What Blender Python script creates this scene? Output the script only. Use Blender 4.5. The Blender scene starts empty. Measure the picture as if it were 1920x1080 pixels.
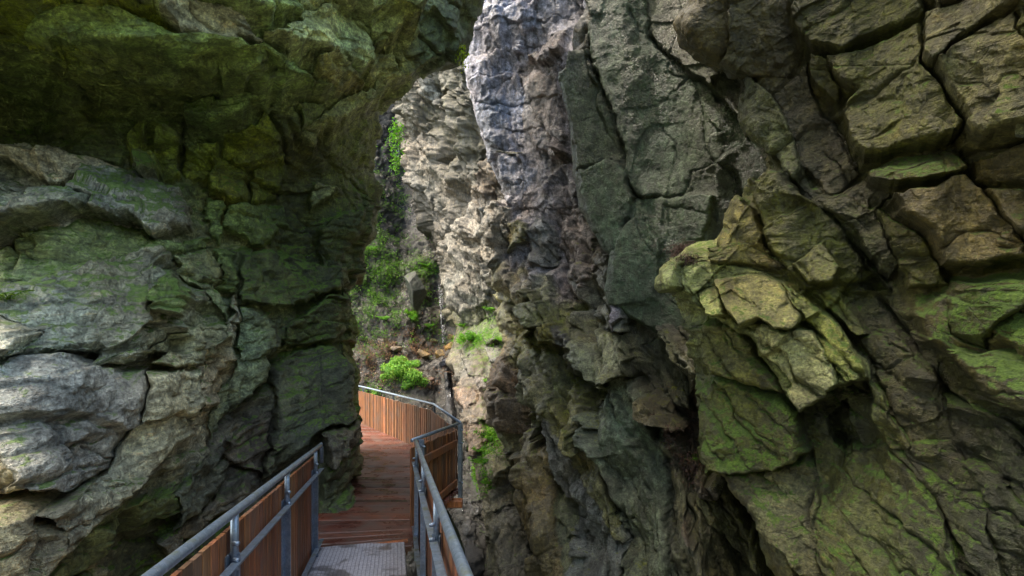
import bpy, math, random
import numpy as np
from mathutils import Vector
random.seed(7)
rng = np.random.default_rng(11)
F = 960.0            # focal length in photograph pixels (18 mm on 36 mm)
CX, CY = 960.0, 540.0
sc = bpy.context.scene
COL = sc.collection

def at(px, py, Y):   # direction through the lens at distance Y -> world point
    return Vector(((px - CX) / F * Y, Y, (CY - py) / F * Y))

# ------------------------------------------------------------------ noise
def _hash(i, j, k, seed):
    i = i.astype(np.uint32); j = j.astype(np.uint32); k = k.astype(np.uint32)
    h = i * np.uint32(374761393) + j * np.uint32(668265263) + k * np.uint32(2147483647 - 1274126177) + np.uint32((seed * 2246822519) % 4294967296)
    h = (h ^ (h >> np.uint32(13))) * np.uint32(1274126177)
    h = (h ^ (h >> np.uint32(16))) * np.uint32(2654435761)
    return h ^ (h >> np.uint32(15))
def _r(h, n):
    h2 = (h ^ np.uint32((n * 2654435761) % 4294967296)) * np.uint32(2246822519)
    h2 = (h2 ^ (h2 >> np.uint32(13))) * np.uint32(3266489917)
    h2 = h2 ^ (h2 >> np.uint32(16))
    return (h2 & np.uint32(0xFFFFFF)).astype(np.float32) / np.float32(16777216)
def vnoise(P, seed=0):
    C = np.floor(P).astype(np.int64); f = (P - C).astype(np.float32)
    f = f * f * f * (f * (f * 6 - 15) + 10)
    out = 0
    for a in (0, 1):
        wa = f[:, 0] if a else 1 - f[:, 0]
        for b in (0, 1):
            wb = f[:, 1] if b else 1 - f[:, 1]
            for c in (0, 1):
                wc = f[:, 2] if c else 1 - f[:, 2]
                out = out + wa * wb * wc * _r(_hash(C[:, 0] + a, C[:, 1] + b, C[:, 2] + c, seed), 1)
    return out * 2 - 1
def fbm(P, scale, oct=4, seed=0, gain=.5):
    o = 0; a = 1.0; t = 0; Q = P / scale
    for i in range(oct):
        o = o + a * vnoise(Q + i * 17.3, seed + i); t += a; a *= gain; Q = Q * 2.03
    return o / t
def ridged(P, scale, oct=4, seed=0):
    o = 0; a = 1.0; t = 0; Q = P / scale
    for i in range(oct):
        o = o + a * (1 - np.abs(vnoise(Q + i * 9.1, seed + i)) * 2); t += a; a *= .5; Q = Q * 2.1
    return o / t
def facet(P, M, scale, seed=0, g=.9, k=.3, ra=.6):
    """broken rock: highest of many tilted planes, one for each cell; also returns the crease"""
    Q = (P @ M.T) / scale
    C = np.floor(Q).astype(np.int64)
    m1 = np.full(len(Q), -1e9, np.float32); m2 = m1.copy()
    for a in (-1, 0, 1):
        for b in (-1, 0, 1):
            for c in (-1, 0, 1):
                h = _hash(C[:, 0] + a, C[:, 1] + b, C[:, 2] + c, seed)
                dx = (Q[:, 0] - C[:, 0] - a - _r(h, 1)).astype(np.float32)
                dy = (Q[:, 1] - C[:, 1] - b - _r(h, 2)).astype(np.float32)
                dz = (Q[:, 2] - C[:, 2] - c - _r(h, 3)).astype(np.float32)
                v = ra * _r(h, 4) + g * ((_r(h, 5) - .5) * dx + (_r(h, 6) - .5) * dy + (_r(h, 7) - .5) * dz) - k * (dx * dx + dy * dy + dz * dz)
                n2 = np.minimum(m1, v); m2 = np.maximum(m2, n2); m1 = np.maximum(m1, v)
    return m1, m1 - m2
def joints(P, n, sp, seed, warp=.35, lat=2.4, wd=.08):
    """parallel joint planes: slabs that stand out by different amounts, with a sharp step between them"""
    n = np.array(n, float); n /= np.linalg.norm(n)
    t = (P @ n) / sp + warp * fbm(P, sp * 2.2, 3, seed) + .5 * warp * fbm(P, sp * .4, 2, seed + 3)
    i = np.floor(t); f = (t - i).astype(np.float32)
    def hh(k): return np.clip(vnoise(P / (lat * sp) + (k * 31.7)[:, None] + seed, seed) * 1.9, -1, 1)
    w = smooth(f / wd); h = hh(i - 1) * (1 - w) + hh(i) * w
    return h, np.exp(-np.minimum(f, 1 - f) * sp / .014)
def rot(ax, deg):
    a = math.radians(deg); c, s = math.cos(a), math.sin(a)
    return {'x': np.array([[1, 0, 0], [0, c, -s], [0, s, c]]), 'y': np.array([[c, 0, s], [0, 1, 0], [-s, 0, c]]),
            'z': np.array([[c, -s, 0], [s, c, 0], [0, 0, 1]])}[ax]
def smooth(x): x = np.clip(x, 0, 1); return x * x * (3 - 2 * x)

# ------------------------------------------------------------------ traced shapes
def poly_sdf(px, py, poly):
    """signed distance to polygon (positive inside), photograph pixels; far points get -999"""
    P = np.array(poly, np.float32)
    x0, y0 = P.min(0) - 40; x1, y1 = P.max(0) + 40
    out = np.full(px.shape, -999, np.float32)
    m = (px > x0) & (px < x1) & (py > y0) & (py < y1)
    x = px[m]; y = py[m]
    if len(x) == 0: return out
    d = np.full(x.shape, 1e9, np.float32); ins = np.zeros(x.shape, bool)
    n = len(P)
    for i in range(n):
        ax, ay = P[i]; bx, by = P[(i + 1) % n]
        ex, ey = bx - ax, by - ay
        t = np.clip(((x - ax) * ex + (y - ay) * ey) / (ex * ex + ey * ey + 1e-9), 0, 1)
        d = np.minimum(d, np.hypot(x - ax - t * ex, y - ay - t * ey))
        c = ((ay > y) != (by > y)) & (x < (bx - ax) * (y - ay) / (by - ay + 1e-9) + ax)
        ins ^= c
    out[m] = np.where(ins, d, -d)
    return out
def B(frame, pts, h=.2, r=14, tx=0., ty=0., col=None, moss=None):
    ox, oy, s = frame
    return dict(poly=[(ox + x / s, oy + y / s) for x, y in pts], h=h, r=r, tx=tx, ty=ty, col=col, moss=moss)
def L(frame, pts, w=3., d=.12):
    ox, oy, s = frame
    return dict(line=[(ox + x / s, oy + y / s) for x, y in pts], w=w, d=d)

def interp_table(px, py, cols, rows, T):
    T = np.array(T, float); cols = np.array(cols, float); rows = np.array(rows, float)
    def sm(f): return f * f * (3 - 2 * f) * .5 + f * .5
    i = np.clip(np.searchsorted(cols, px) - 1, 0, len(cols) - 2); j = np.clip(np.searchsorted(rows, py) - 1, 0, len(rows) - 2)
    fx = sm(np.clip((px - cols[i]) / (cols[i + 1] - cols[i]), 0, 1)); fy = sm(np.clip((py - rows[j]) / (rows[j + 1] - rows[j]), 0, 1))
    return (T[j, i] * (1 - fx) + T[j, i + 1] * fx) * (1 - fy) + (T[j + 1, i] * (1 - fx) + T[j + 1, i + 1] * fx) * fy

def blur(A, n):
    for _ in range(n):
        A = np.concatenate([A[:1], A, A[-1:]], 0); A = (A[:-2] + 2 * A[1:-1] + A[2:]) / 4
        A = np.concatenate([A[:, :1], A, A[:, -1:]], 1); A = (A[:, :-2] + 2 * A[:, 1:-1] + A[:, 2:]) / 4
    return A

def axis(segs):
    """segs: [(from, to, step), ...] -> 1D samples"""
    o = []
    for a, b, st in segs:
        n = max(2, int(abs(b - a) / st)); o.append(np.linspace(a, b, n, endpoint=False))
    o.append(np.array([segs[-1][1]])); return np.concatenate(o)

SURF = {}
def cliff(name, side, outer, sil, rows_ax, wstep, cols, rows, T, face, blocks=(), hk=1., rk=.55, lines=(), colours=(), scales=(), jset=(), painted_shade=(), fold=3.0, edge=(60, .8),
          mat=None, fold_in=60, rough=.02, warp=9, cstep=None, crack=.04, seed=1, gull=0, smoothn=0):
    """one rock face. side=+1: free edge on the right; -1: free edge on the left."""
    v = axis(rows_ax); sv = np.interp(v, [s[1] for s in sil], [s[0] for s in sil])
    Z = np.zeros_like(v)
    sv = sv + 5 * fbm(np.stack([Z, v, Z], 1), 45, 4, seed + 50) * (edge[0] > 0)
    total = abs(np.mean(sv) - outer[1])
    nf = max(40, int(total / wstep)); s_in = np.linspace(0, 1, nf)        # in frame
    n_out = 24 if outer[0] != outer[1] else 0
    PX = outer[1] + (sv[:, None] - outer[1]) * s_in[None, :]
    if n_out:
        o = np.linspace(outer[0], outer[1], n_out, endpoint=False)
        PX = np.concatenate([np.repeat(o[None], len(v), 0), PX], 1)
    PY = np.repeat(v[:, None], PX.shape[1], 1)
    D = interp_table(PX, PY, cols, rows, T)
    D = blur(D, 6)
    dist = np.abs(sv[:, None] - PX)
    if edge[0] > 0:
        q = np.clip(1 - dist / edge[0], 0, 1); D = D + edge[1] * (1 - np.sqrt(np.maximum(0, 1 - q * q)))
    mask = np.ones_like(PX)
    if fold > 0:
        nk = 50; t = np.linspace(0, 1, nk + 1)[1:]
        fpx = sv[:, None] - side * fold_in * (t[None] ** 1.6); fD = D[:, -1:] + fold * t[None]
        PX = np.concatenate([PX, fpx], 1); D = np.concatenate([D, fD], 1); PY = np.concatenate([PY, np.repeat(v[:, None], nk, 1)], 1)
        mask = np.concatenate([mask, np.repeat((1 - smooth(t * 6))[None], len(v), 0)], 1)
    X = (PX - CX) / F * D; Zz = (CY - PY) / F * D
    P = np.stack([X, D, Zz], -1)
    du = np.gradient(P, axis=1); dv = np.gradient(P, axis=0)
    N = np.cross(du, dv); N /= np.linalg.norm(N, axis=-1, keepdims=True) + 1e-9
    if side > 0: pass
    view = -P
    flip = np.sign((N[:, :PX.shape[1] // 2] * view[:, :PX.shape[1] // 2]).sum()); N = N * flip
    N = blur(N, 12); N /= np.linalg.norm(N, axis=-1, keepdims=True) + 1e-9
    sh = PX.shape; Pf = P.reshape(-1, 3); px = PX.ravel().astype(np.float32); py = PY.ravel().astype(np.float32); dep = D.ravel(); mk = mask.ravel()
    # wobble of the traced outlines
    W3 = Pf + seed * 3.1
    sc_w = dep / 8
    wf = (fbm(W3, .16, 3, seed + 7, gain=.7) * 6, fbm(W3 + 30, .16, 3, seed + 8, gain=.7) * 6)
    wx = fbm(W3, .6, 3, seed) * warp * 1.5 + wf[0]; wy = fbm(W3 + 40, .6, 3, seed + 9) * warp * 1.5 + wf[1]
    qx = px + wx; qy = py + wy
    rv = np.clip(1.1 + 1.6 * fbm(W3, .45, 3, seed + 61), .35, 2.4).astype(np.float32)
    H = np.zeros(len(px), np.float32); bc = np.full((len(px), 4), -1, np.float32)
    crk = np.zeros(len(px), np.float32)
    for bi, b in enumerate(blocks):
        d = poly_sdf(qx, qy, b['poly'])
        m = d > -40
        if not m.any(): continue
        c = np.mean(b['poly'], 0); sz = np.ptp(np.array(b['poly']), 0) / 2 + 1
        rr = np.random.default_rng(seed * 100 + bi).uniform(-.13, .13, 2)
        r = b['r'] * rk * rv[m]; t = np.clip(d[m] / r, 0, 1)
        prof = np.sqrt(np.maximum(0, 1 - (1 - t) ** 2))
        hh = (hk * .72 * b['h'] + (.32 * b['tx'] + rr[0]) * (qx[m] - c[0]) / sz[0] + (.32 * b['ty'] + rr[1]) * (qy[m] - c[1]) / sz[1]) * (.58 + .42 * prof)
        inside = d[m] > 0
        cur = H[m]
        if b['h'] > 0: cur = np.where(inside, np.maximum(cur * (1 - prof) + 0, hh) if False else hh + cur * 0.25, cur)
        else: cur = np.where(inside, hh, cur)
        skirt = .42 * b['h'] * np.exp(np.minimum(d[m], 0) / 7)
        if b['h'] > 0: cur = np.where(~inside, np.maximum(cur, skirt), cur)
        H[m] = cur
        if b['col'] is not None:
            w = smooth(d[m] / 8 + .3)[:, None]; a = bc[m]
            new = np.array(list(b['col']) + [b['moss'] if b['moss'] is not None else .3], np.float32)
            old = np.where(a[:, :1] < 0, new, a)
            bc[m] = np.where(inside[:, None], old * (1 - w) + new * w, a)
        cd = np.exp(-np.abs(d[m]) / 1.7) * np.clip(abs(b['h']) / .42, .25, 1); crk[m] = np.maximum(crk[m], cd)
    for l in lines:
        P2 = l['line']
        for (ax, ay), (bx, by) in zip(P2[:-1], P2[1:]):
            m = (qx > min(ax, bx) - 30) & (qx < max(ax, bx) + 30) & (qy > min(ay, by) - 30) & (qy < max(ay, by) + 30)
            if not m.any(): continue
            x = qx[m]; y = qy[m]; ex, ey = bx - ax, by - ay
            t = np.clip(((x - ax) * ex + (y - ay) * ey) / (ex * ex + ey * ey), 0, 1)
            dd = np.hypot(x - ax - t * ex, y - ay - t * ey)
            crk[m] = np.maximum(crk[m], np.exp(-dd / l['w']) * l['d'] / crack)
    crk *= mk * np.clip(.55 + .9 * fbm(W3, .3, 3, seed + 13), .1, 1.3)
    H *= mk
    disp = np.zeros(len(px), np.float32)
    fcol = np.zeros(len(px), np.float32)
    for (M, s, amp, g, cr) in scales:
        Wp = Pf + (.25 * s) * np.stack([fbm(Pf, s * 1.3, 2, seed + 21), fbm(Pf + 9, s * 1.3, 2, seed + 22), fbm(Pf + 19, s * 1.3, 2, seed + 23)], 1)
        hgt, cre = facet(Wp, M, s, seed + int(s * 100), g=g)
        mod = np.clip(.75 + 1.1 * fbm(Pf, s * 3.5, 2, seed + 70 + int(s * 10)), .1, 1.5)
        hgt = hgt - hgt.mean()
        if amp < 0: mod = mod * .5 + .6          # chipped faces meeting in sharp ridges
        disp += amp * hgt * mod - (cr * np.exp(-cre / .035) * mod if amp > 0 else 0)
        fcol += .5 * hgt * (s > .12)
    for (n_, sp, amp, cr, y0, y1) in jset:
        hj, gr = joints(Pf, n_, sp, seed + int(sp * 50)); wgt = smooth((py - y0) / 120 + .5) * (1 - smooth((py - y1) / 120 + .5)) * np.clip(.8 + 1.1 * fbm(Pf, sp * 4, 2, seed + 91), .15, 1.4)
        disp += wgt * (amp * hj - cr * gr); crk = np.maximum(crk, gr * wgt * mk * .7)
    disp += rough * fbm(Pf, .35, 5, seed + 3, gain=.6) * 2
    disp -= crack * crk
    face = np.array(face, float); face /= np.linalg.norm(face)
    Pn = Pf + N.reshape(-1, 3) * disp[:, None] + face * H[:, None]
    SURF[name] = ((Pn[:, 0] / Pn[:, 1] * F + CX).reshape(sh), (CY - Pn[:, 2] / Pn[:, 1] * F).reshape(sh), Pn.reshape(sh + (3,)), N)
    # albedo
    cx = np.array([c[0] for c in colours], np.float32); cy = np.array([c[1] for c in colours], np.float32)
    cc = np.array([list(c[2]) + [c[3]] for c in colours], np.float32)
    acc = np.zeros((len(px), 4), np.float32); ws = np.zeros((len(px), 1), np.float32)
    ux = px + 3.5 * wx; uy = py + 3.5 * wy
    for i in range(len(cx)):
        w = 1 / (((ux - cx[i]) ** 2 + (uy - cy[i]) ** 2 + 400) ** 1.7); acc += w[:, None] * cc[i]; ws[:, 0] += w
    acc /= ws
    has = (bc[:, :1] >= 0) & (mk[:, None] > .5)
    acc = np.where(has, acc * .25 + bc * .75, acc)
    va = (1 + .38 * fbm(Pf, .5, 4, seed + 31) + .35 * fcol)[:, None]
    acc[:, :3] *= np.clip(va, .45, 1.7)
    hue = fbm(Pf + 7, .8, 3, seed + 37)[:, None]
    acc[:, :3] *= 1 + hue * np.array([[.16, .02, -.12]])
    for (x_, y_, ax_, ay_, f_) in painted_shade: acc[:, :3] *= (1 + (f_ - 1) * np.exp(-(((ux - x_) / ax_) ** 2 + ((uy - y_) / ay_) ** 2) ** 1.5))[:, None]  # shade of the deep areas painted into the albedo as soft dark ellipses
    acc = np.clip(acc, .008, .9)
    me = grid_mesh(name, Pn, sh, flip)
    ca = me.color_attributes.new('albedo', 'FLOAT_COLOR', 'POINT'); ca.data.foreach_set('color', acc.astype(np.float32).ravel())
    cv = me.attributes.new('crevice', 'FLOAT', 'POINT'); cv.data.foreach_set('value', np.clip(crk, 0, 1).astype(np.float32))
    me.materials.append(mat)
    ob = bpy.data.objects.new(name, me); COL.objects.link(ob)
    ob['kind'] = 'structure'
    return ob
def grid_mesh(name, P, sh, flip=1):
    nr, nc = sh; me = bpy.data.meshes.new(name)
    me.vertices.add(nr * nc); me.vertices.foreach_set('co', P.astype(np.float32).ravel())
    idx = np.arange(nr * nc).reshape(nr, nc)
    q = np.stack([idx[:-1, :-1], idx[:-1, 1:], idx[1:, 1:], idx[1:, :-1]], -1).reshape(-1, 4)
    if flip < 0: q = q[:, ::-1]
    me.loops.add(q.size); me.loops.foreach_set('vertex_index', q.astype(np.int32).ravel())
    me.polygons.add(len(q)); me.polygons.foreach_set('loop_start', (np.arange(len(q)) * 4).astype(np.int32))
    me.polygons.foreach_set('use_smooth', np.ones(len(q), bool))
    me.update(calc_edges=True); me.validate()
    return me
def face_mesh(name, V, faces_n, k):
    """V (n*k,3) separate k-gons"""
    me = bpy.data.meshes.new(name); n = faces_n
    me.vertices.add(n * k); me.vertices.foreach_set('co', V.astype(np.float32).ravel())
    me.loops.add(n * k); me.loops.foreach_set('vertex_index', np.arange(n * k).astype(np.int32))
    me.polygons.add(n); me.polygons.foreach_set('loop_start', (np.arange(n) * k).astype(np.int32))
    me.update(calc_edges=True); return me

# ------------------------------------------------------------------ materials
class NT:
    def __init__(s, name):
        s.m = bpy.data.materials.new(name); s.m.use_nodes = True; s.t = s.m.node_tree; s.t.nodes.clear()
        s.out = s.n('ShaderNodeOutputMaterial')
    def n(s, ty, **kw):
        o = s.t.nodes.new(ty)
        for k, v in kw.items():
            if k in o.bl_rna.properties: setattr(o, k, v)
        return o
    def l(s, a, b): s.t.links.new(a, b)
    def val(s, sock, v):
        if hasattr(v, 'links') or isinstance(v, bpy.types.NodeSocket): s.l(v, sock)
        else: sock.default_value = v
    def math(s, op, a, b=0., clamp=False):
        o = s.n('ShaderNodeMath'); o.operation = op; o.use_clamp = clamp; s.val(o.inputs[0], a); s.val(o.inputs[1], b); return o.outputs[0]
    def mix(s, f, a, b, mode='MIX'):
        o = s.n('ShaderNodeMix'); o.data_type = 'RGBA'; o.blend_type = mode; s.val(o.inputs[0], f)
        s.val(o.inputs[6], a if not isinstance(a, tuple) else a + ((1,) if len(a) == 3 else ())); s.val(o.inputs[7], b if not isinstance(b, tuple) else b + ((1,) if len(b) == 3 else ()))
        return o.outputs[2]
    def noise(s, vec, scale, det=4, rough=.55, dist=0.):
        o = s.n('ShaderNodeTexNoise'); s.l(vec, o.inputs['Vector']); o.inputs['Scale'].default_value = scale; o.inputs['Detail'].default_value = det
        o.inputs['Roughness'].default_value = rough; o.inputs['Distortion'].default_value = dist; return o.outputs['Fac']
    def ramp(s, f, a, b, lo=0., hi=1.):
        o = s.n('ShaderNodeMapRange'); o.interpolation_type = 'SMOOTHSTEP'; s.val(o.inputs[0], f); o.inputs[1].default_value = a; o.inputs[2].default_value = b
        o.inputs[3].default_value = lo; o.inputs[4].default_value = hi; return o.outputs[0]
    def mapping(s, vec, rot=(0, 0, 0), scale=(1, 1, 1)):
        o = s.n('ShaderNodeMapping'); s.l(vec, o.inputs[0]); o.inputs['Rotation'].default_value = rot; o.inputs['Scale'].default_value = scale; return o.outputs[0]
    def bump(s, h, strength, dist, nrm=None):
        o = s.n('ShaderNodeBump'); s.val(o.inputs['Height'], h); o.inputs['Strength'].default_value = strength; o.inputs['Distance'].default_value = dist
        if nrm is not None: s.l(nrm, o.inputs['Normal'])
        return o.outputs[0]
    def bsdf(s, col, rough=.8, nrm=None, metal=0., spec=.5):
        o = s.n('ShaderNodeBsdfPrincipled'); s.val(o.inputs['Base Color'], col if not isinstance(col, tuple) else col + (1,)); s.val(o.inputs['Roughness'], rough)
        o.inputs['Metallic'].default_value = metal; s.val(o.inputs['Specular IOR Level'], spec)
        if nrm is not None: s.l(nrm, o.inputs['Normal'])
        s.l(o.outputs[0], s.out.inputs[0]); return o

def rock_material(name, strata_rot=(0, 0, 0), strata=(1, 1, 1), strata_amt=.5, wet=.55, moss=(.075, .14, .014), moss2=(.13, .2, .03), lichen=.5, up=.25, rough=.7, stain=.5, sat=1.3, val=1.):
    t = NT(name); tc = t.n('ShaderNodeTexCoord').outputs['Object']
    al = t.n('ShaderNodeAttribute'); al.attribute_name = 'albedo'
    cv = t.n('ShaderNodeAttribute'); cv.attribute_name = 'crevice'
    geo = t.n('ShaderNodeNewGeometry'); sep = t.n('ShaderNodeSeparateXYZ'); t.l(geo.outputs['Normal'], sep.inputs[0])
    st = t.mapping(tc, strata_rot, strata)
    n1 = t.noise(tc, 1.1, 5, .6); n2 = t.noise(tc, 6, 4, .65); n3 = t.noise(tc, 38, 4, .7); ns = t.noise(st, 5, 4, .65, .3); ns2 = t.noise(st, 22, 3, .65)
    hs = t.n('ShaderNodeHueSaturation'); hs.inputs['Saturation'].default_value = sat; hs.inputs['Value'].default_value = val; t.l(al.outputs['Color'], hs.inputs['Color']); base = hs.outputs[0]
    n2b = t.noise(tc, 15, 4, .7, .6); v = t.math('MULTIPLY', t.ramp(n2, .32, .7, .62, 1.45), t.ramp(n3, .34, .68, .68, 1.42)); v = t.math('MULTIPLY', v, t.ramp(n2b, .34, .68, .62, 1.4))
    comb = t.n('ShaderNodeCombineColor'); [t.l(v, comb.inputs[i]) for i in range(3)]
    c = t.mix(1., base, comb.outputs[0], 'MULTIPLY')
    vs = t.ramp(ns, .3, .72, 1 - strata_amt, 1 + strata_amt * .8); cs = t.n('ShaderNodeCombineColor'); [t.l(vs, cs.inputs[i]) for i in range(3)]
    c = t.mix(1., c, cs.outputs[0], 'MULTIPLY')
    # dark water stains and brown iron stains running down
    dn = t.noise(t.mapping(tc, (0, 0, 0), (1.6, 1.6, .28)), 1.5, 3, .6)
    c = t.mix(t.ramp(dn, .52, .72, 0, stain), c, t.mix(1., c, (.38, .36, .36), 'MULTIPLY'))
    c = t.mix(t.ramp(ns, .58, .74, 0, .45), c, t.mix(1., c, (1.35, .95, .6), 'MULTIPLY'))
    # lichen spots
    li = t.ramp(t.noise(tc, 26, 3, .6), .66, .72, 0, lichen); li = t.math('MULTIPLY', li, t.ramp(n1, .48, .6))
    c = t.mix(li, c, (.42, .42, .34))
    # pale mineral streaks
    ps = t.math('MULTIPLY', t.ramp(ns2, .62, .78, 0, .5), t.ramp(n1, .42, .6)); c = t.mix(ps, c, t.mix(1., c, (1.9, 1.9, 1.8), 'MULTIPLY'))
    # moss: likes upward faces, grows in blotches
    mo = t.math('ADD', t.math('MULTIPLY', sep.outputs['Z'], .55), t.math('MULTIPLY', n2, .9)); mo = t.math('ADD', mo, t.math('MULTIPLY', n1, .7)); mo = t.math('ADD', mo, t.math('MULTIPLY', n3, .35))
    mo = t.math('ADD', mo, t.math('MULTIPLY', al.outputs['Alpha'], .62))
    mo = t.math('ADD', mo, t.math('MULTIPLY', t.math('SUBTRACT', n2b, .5), 1.1)); mf = t.ramp(mo, 1.34 + up, 1.56 + up, 0, .9)
    mc = t.mix(t.ramp(n3, .35, .7), moss, moss2)
    c = t.mix(mf, c, mc)
    wv = t.n('ShaderNodeVectorMath'); wv.operation = 'MULTIPLY_ADD'; nc = t.n('ShaderNodeTexNoise'); t.l(tc, nc.inputs['Vector']); nc.inputs['Scale'].default_value = 2.2; nc.inputs['Detail'].default_value = 5
    t.l(nc.outputs['Color'], wv.inputs[0]); wv.inputs[1].default_value = (.55, .55, .55); t.l(st if strata_amt > .2 else tc, wv.inputs[2])
    cr = []
    for sc_, wd in ((1.5, .014),):
        vo = t.n('ShaderNodeTexVoronoi'); vo.feature = 'DISTANCE_TO_EDGE'; t.l(wv.outputs[0], vo.inputs['Vector']); vo.inputs['Scale'].default_value = sc_
        cr.append(t.math('MULTIPLY', t.ramp(vo.outputs['Distance'], 0, wd, 1, 0), t.ramp(n1, .5, .62)))
    crk = cr[0]
    c = t.mix(t.math('MULTIPLY', crk, .45), c, (.012, .012, .008))
    c = t.mix(t.math('MULTIPLY', cv.outputs['Fac'], .52, True), c, (.015, .015, .01))
    hgt = t.math('ADD', t.math('ADD', t.math('MULTIPLY', n3, .5), t.math('MULTIPLY', n2b, .7)), t.math('MULTIPLY', n2, .45)); hgt = t.math('ADD', hgt, t.math('MULTIPLY', ns, .6)); hgt = t.math('ADD', hgt, t.math('MULTIPLY', ns2, .3))
    hgt = t.math('SUBTRACT', hgt, t.math('MULTIPLY', crk, .4))
    mg = t.n('ShaderNodeTexNoise'); mg.noise_type = 'RIDGED_MULTIFRACTAL'; t.l(st, mg.inputs['Vector']); mg.inputs['Scale'].default_value = 3.5; mg.inputs['Detail'].default_value = 4; mg.inputs['Roughness'].default_value = .6
    hgt = t.math('ADD', hgt, t.math('MULTIPLY', mg.outputs['Fac'], .16))
    fine = t.noise(tc, 130, 2, .7)
    b1 = t.bump(hgt, 1., .045); b2 = t.bump(t.math('MULTIPLY', fine, t.math('ADD', mf, 1.)), .7, .008, b1)
    ro = t.ramp(n1, .38, .62, wet - .2, rough - .05); ro = t.math('ADD', ro, t.math('MULTIPLY', mf, .4), True)
    t.bsdf(c, ro, b2, spec=.8)
    return t.m

# ------------------------------------------------------------------ world, sun, camera
SUN_EL, SUN_AZ = 62, -88        # azimuth measured from +Y toward +X
w = bpy.data.worlds.new('World'); sc.world = w; w.use_nodes = True; wt = w.node_tree
bg = wt.nodes['Background']; sky = wt.nodes.new('ShaderNodeTexSky'); sky.sky_type = 'NISHITA'; sky.sun_disc = False
sky.sun_elevation = math.radians(SUN_EL); sky.sun_rotation = math.radians(SUN_AZ); sky.air_density = 1.; sky.dust_density = 3.5; sky.ozone_density = .6
tm = wt.nodes.new('ShaderNodeMix'); tm.data_type = 'RGBA'; tm.blend_type = 'MULTIPLY'; tm.inputs[0].default_value = 1; tm.inputs[7].default_value = (1, .96, .79, 1)
wt.links.new(sky.outputs[0], tm.inputs[6]); wt.links.new(tm.outputs[2], bg.inputs[0]); bg.inputs[1].default_value = .9
sl = bpy.data.lights.new('sun', 'SUN'); sl.energy = 2.9; sl.angle = math.radians(.6); sl.color = (1, .93, .82)
so = bpy.data.objects.new('sun', sl); COL.objects.link(so)
e, a = math.radians(SUN_EL), math.radians(SUN_AZ)
sd = Vector((math.sin(a) * math.cos(e), math.cos(a) * math.cos(e), math.sin(e)))
so.rotation_euler = sd.to_track_quat('Z', 'Y').to_euler()
cam = bpy.data.cameras.new('camera'); co = bpy.data.objects.new('camera', cam); COL.objects.link(co); sc.camera = co
cam.lens = 18; cam.sensor_width = 36; cam.clip_start = .05; cam.clip_end = 500; co.rotation_euler = (math.radians(90), 0, 0)
sc.view_settings.view_transform = 'Standard'; sc.view_settings.look = 'None'; sc.view_settings.exposure = 0; sc.view_settings.gamma = 1
sc.render.engine = 'CYCLES'; sc.cycles.use_denoising = True; sc.cycles.max_bounces = 8; sc.cycles.diffuse_bounces = 5; sc.cycles.transparent_max_bounces = 8
sc.cycles.sample_clamp_indirect = 6

# ------------------------------------------------------------------ cliffs
I3 = np.eye(3)
def SM(rots, scl):   # stretch matrix: first rotate, then scale
    M = I3
    for ax, d in rots: M = rot(ax, d) @ M
    return np.diag(scl) @ M
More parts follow.
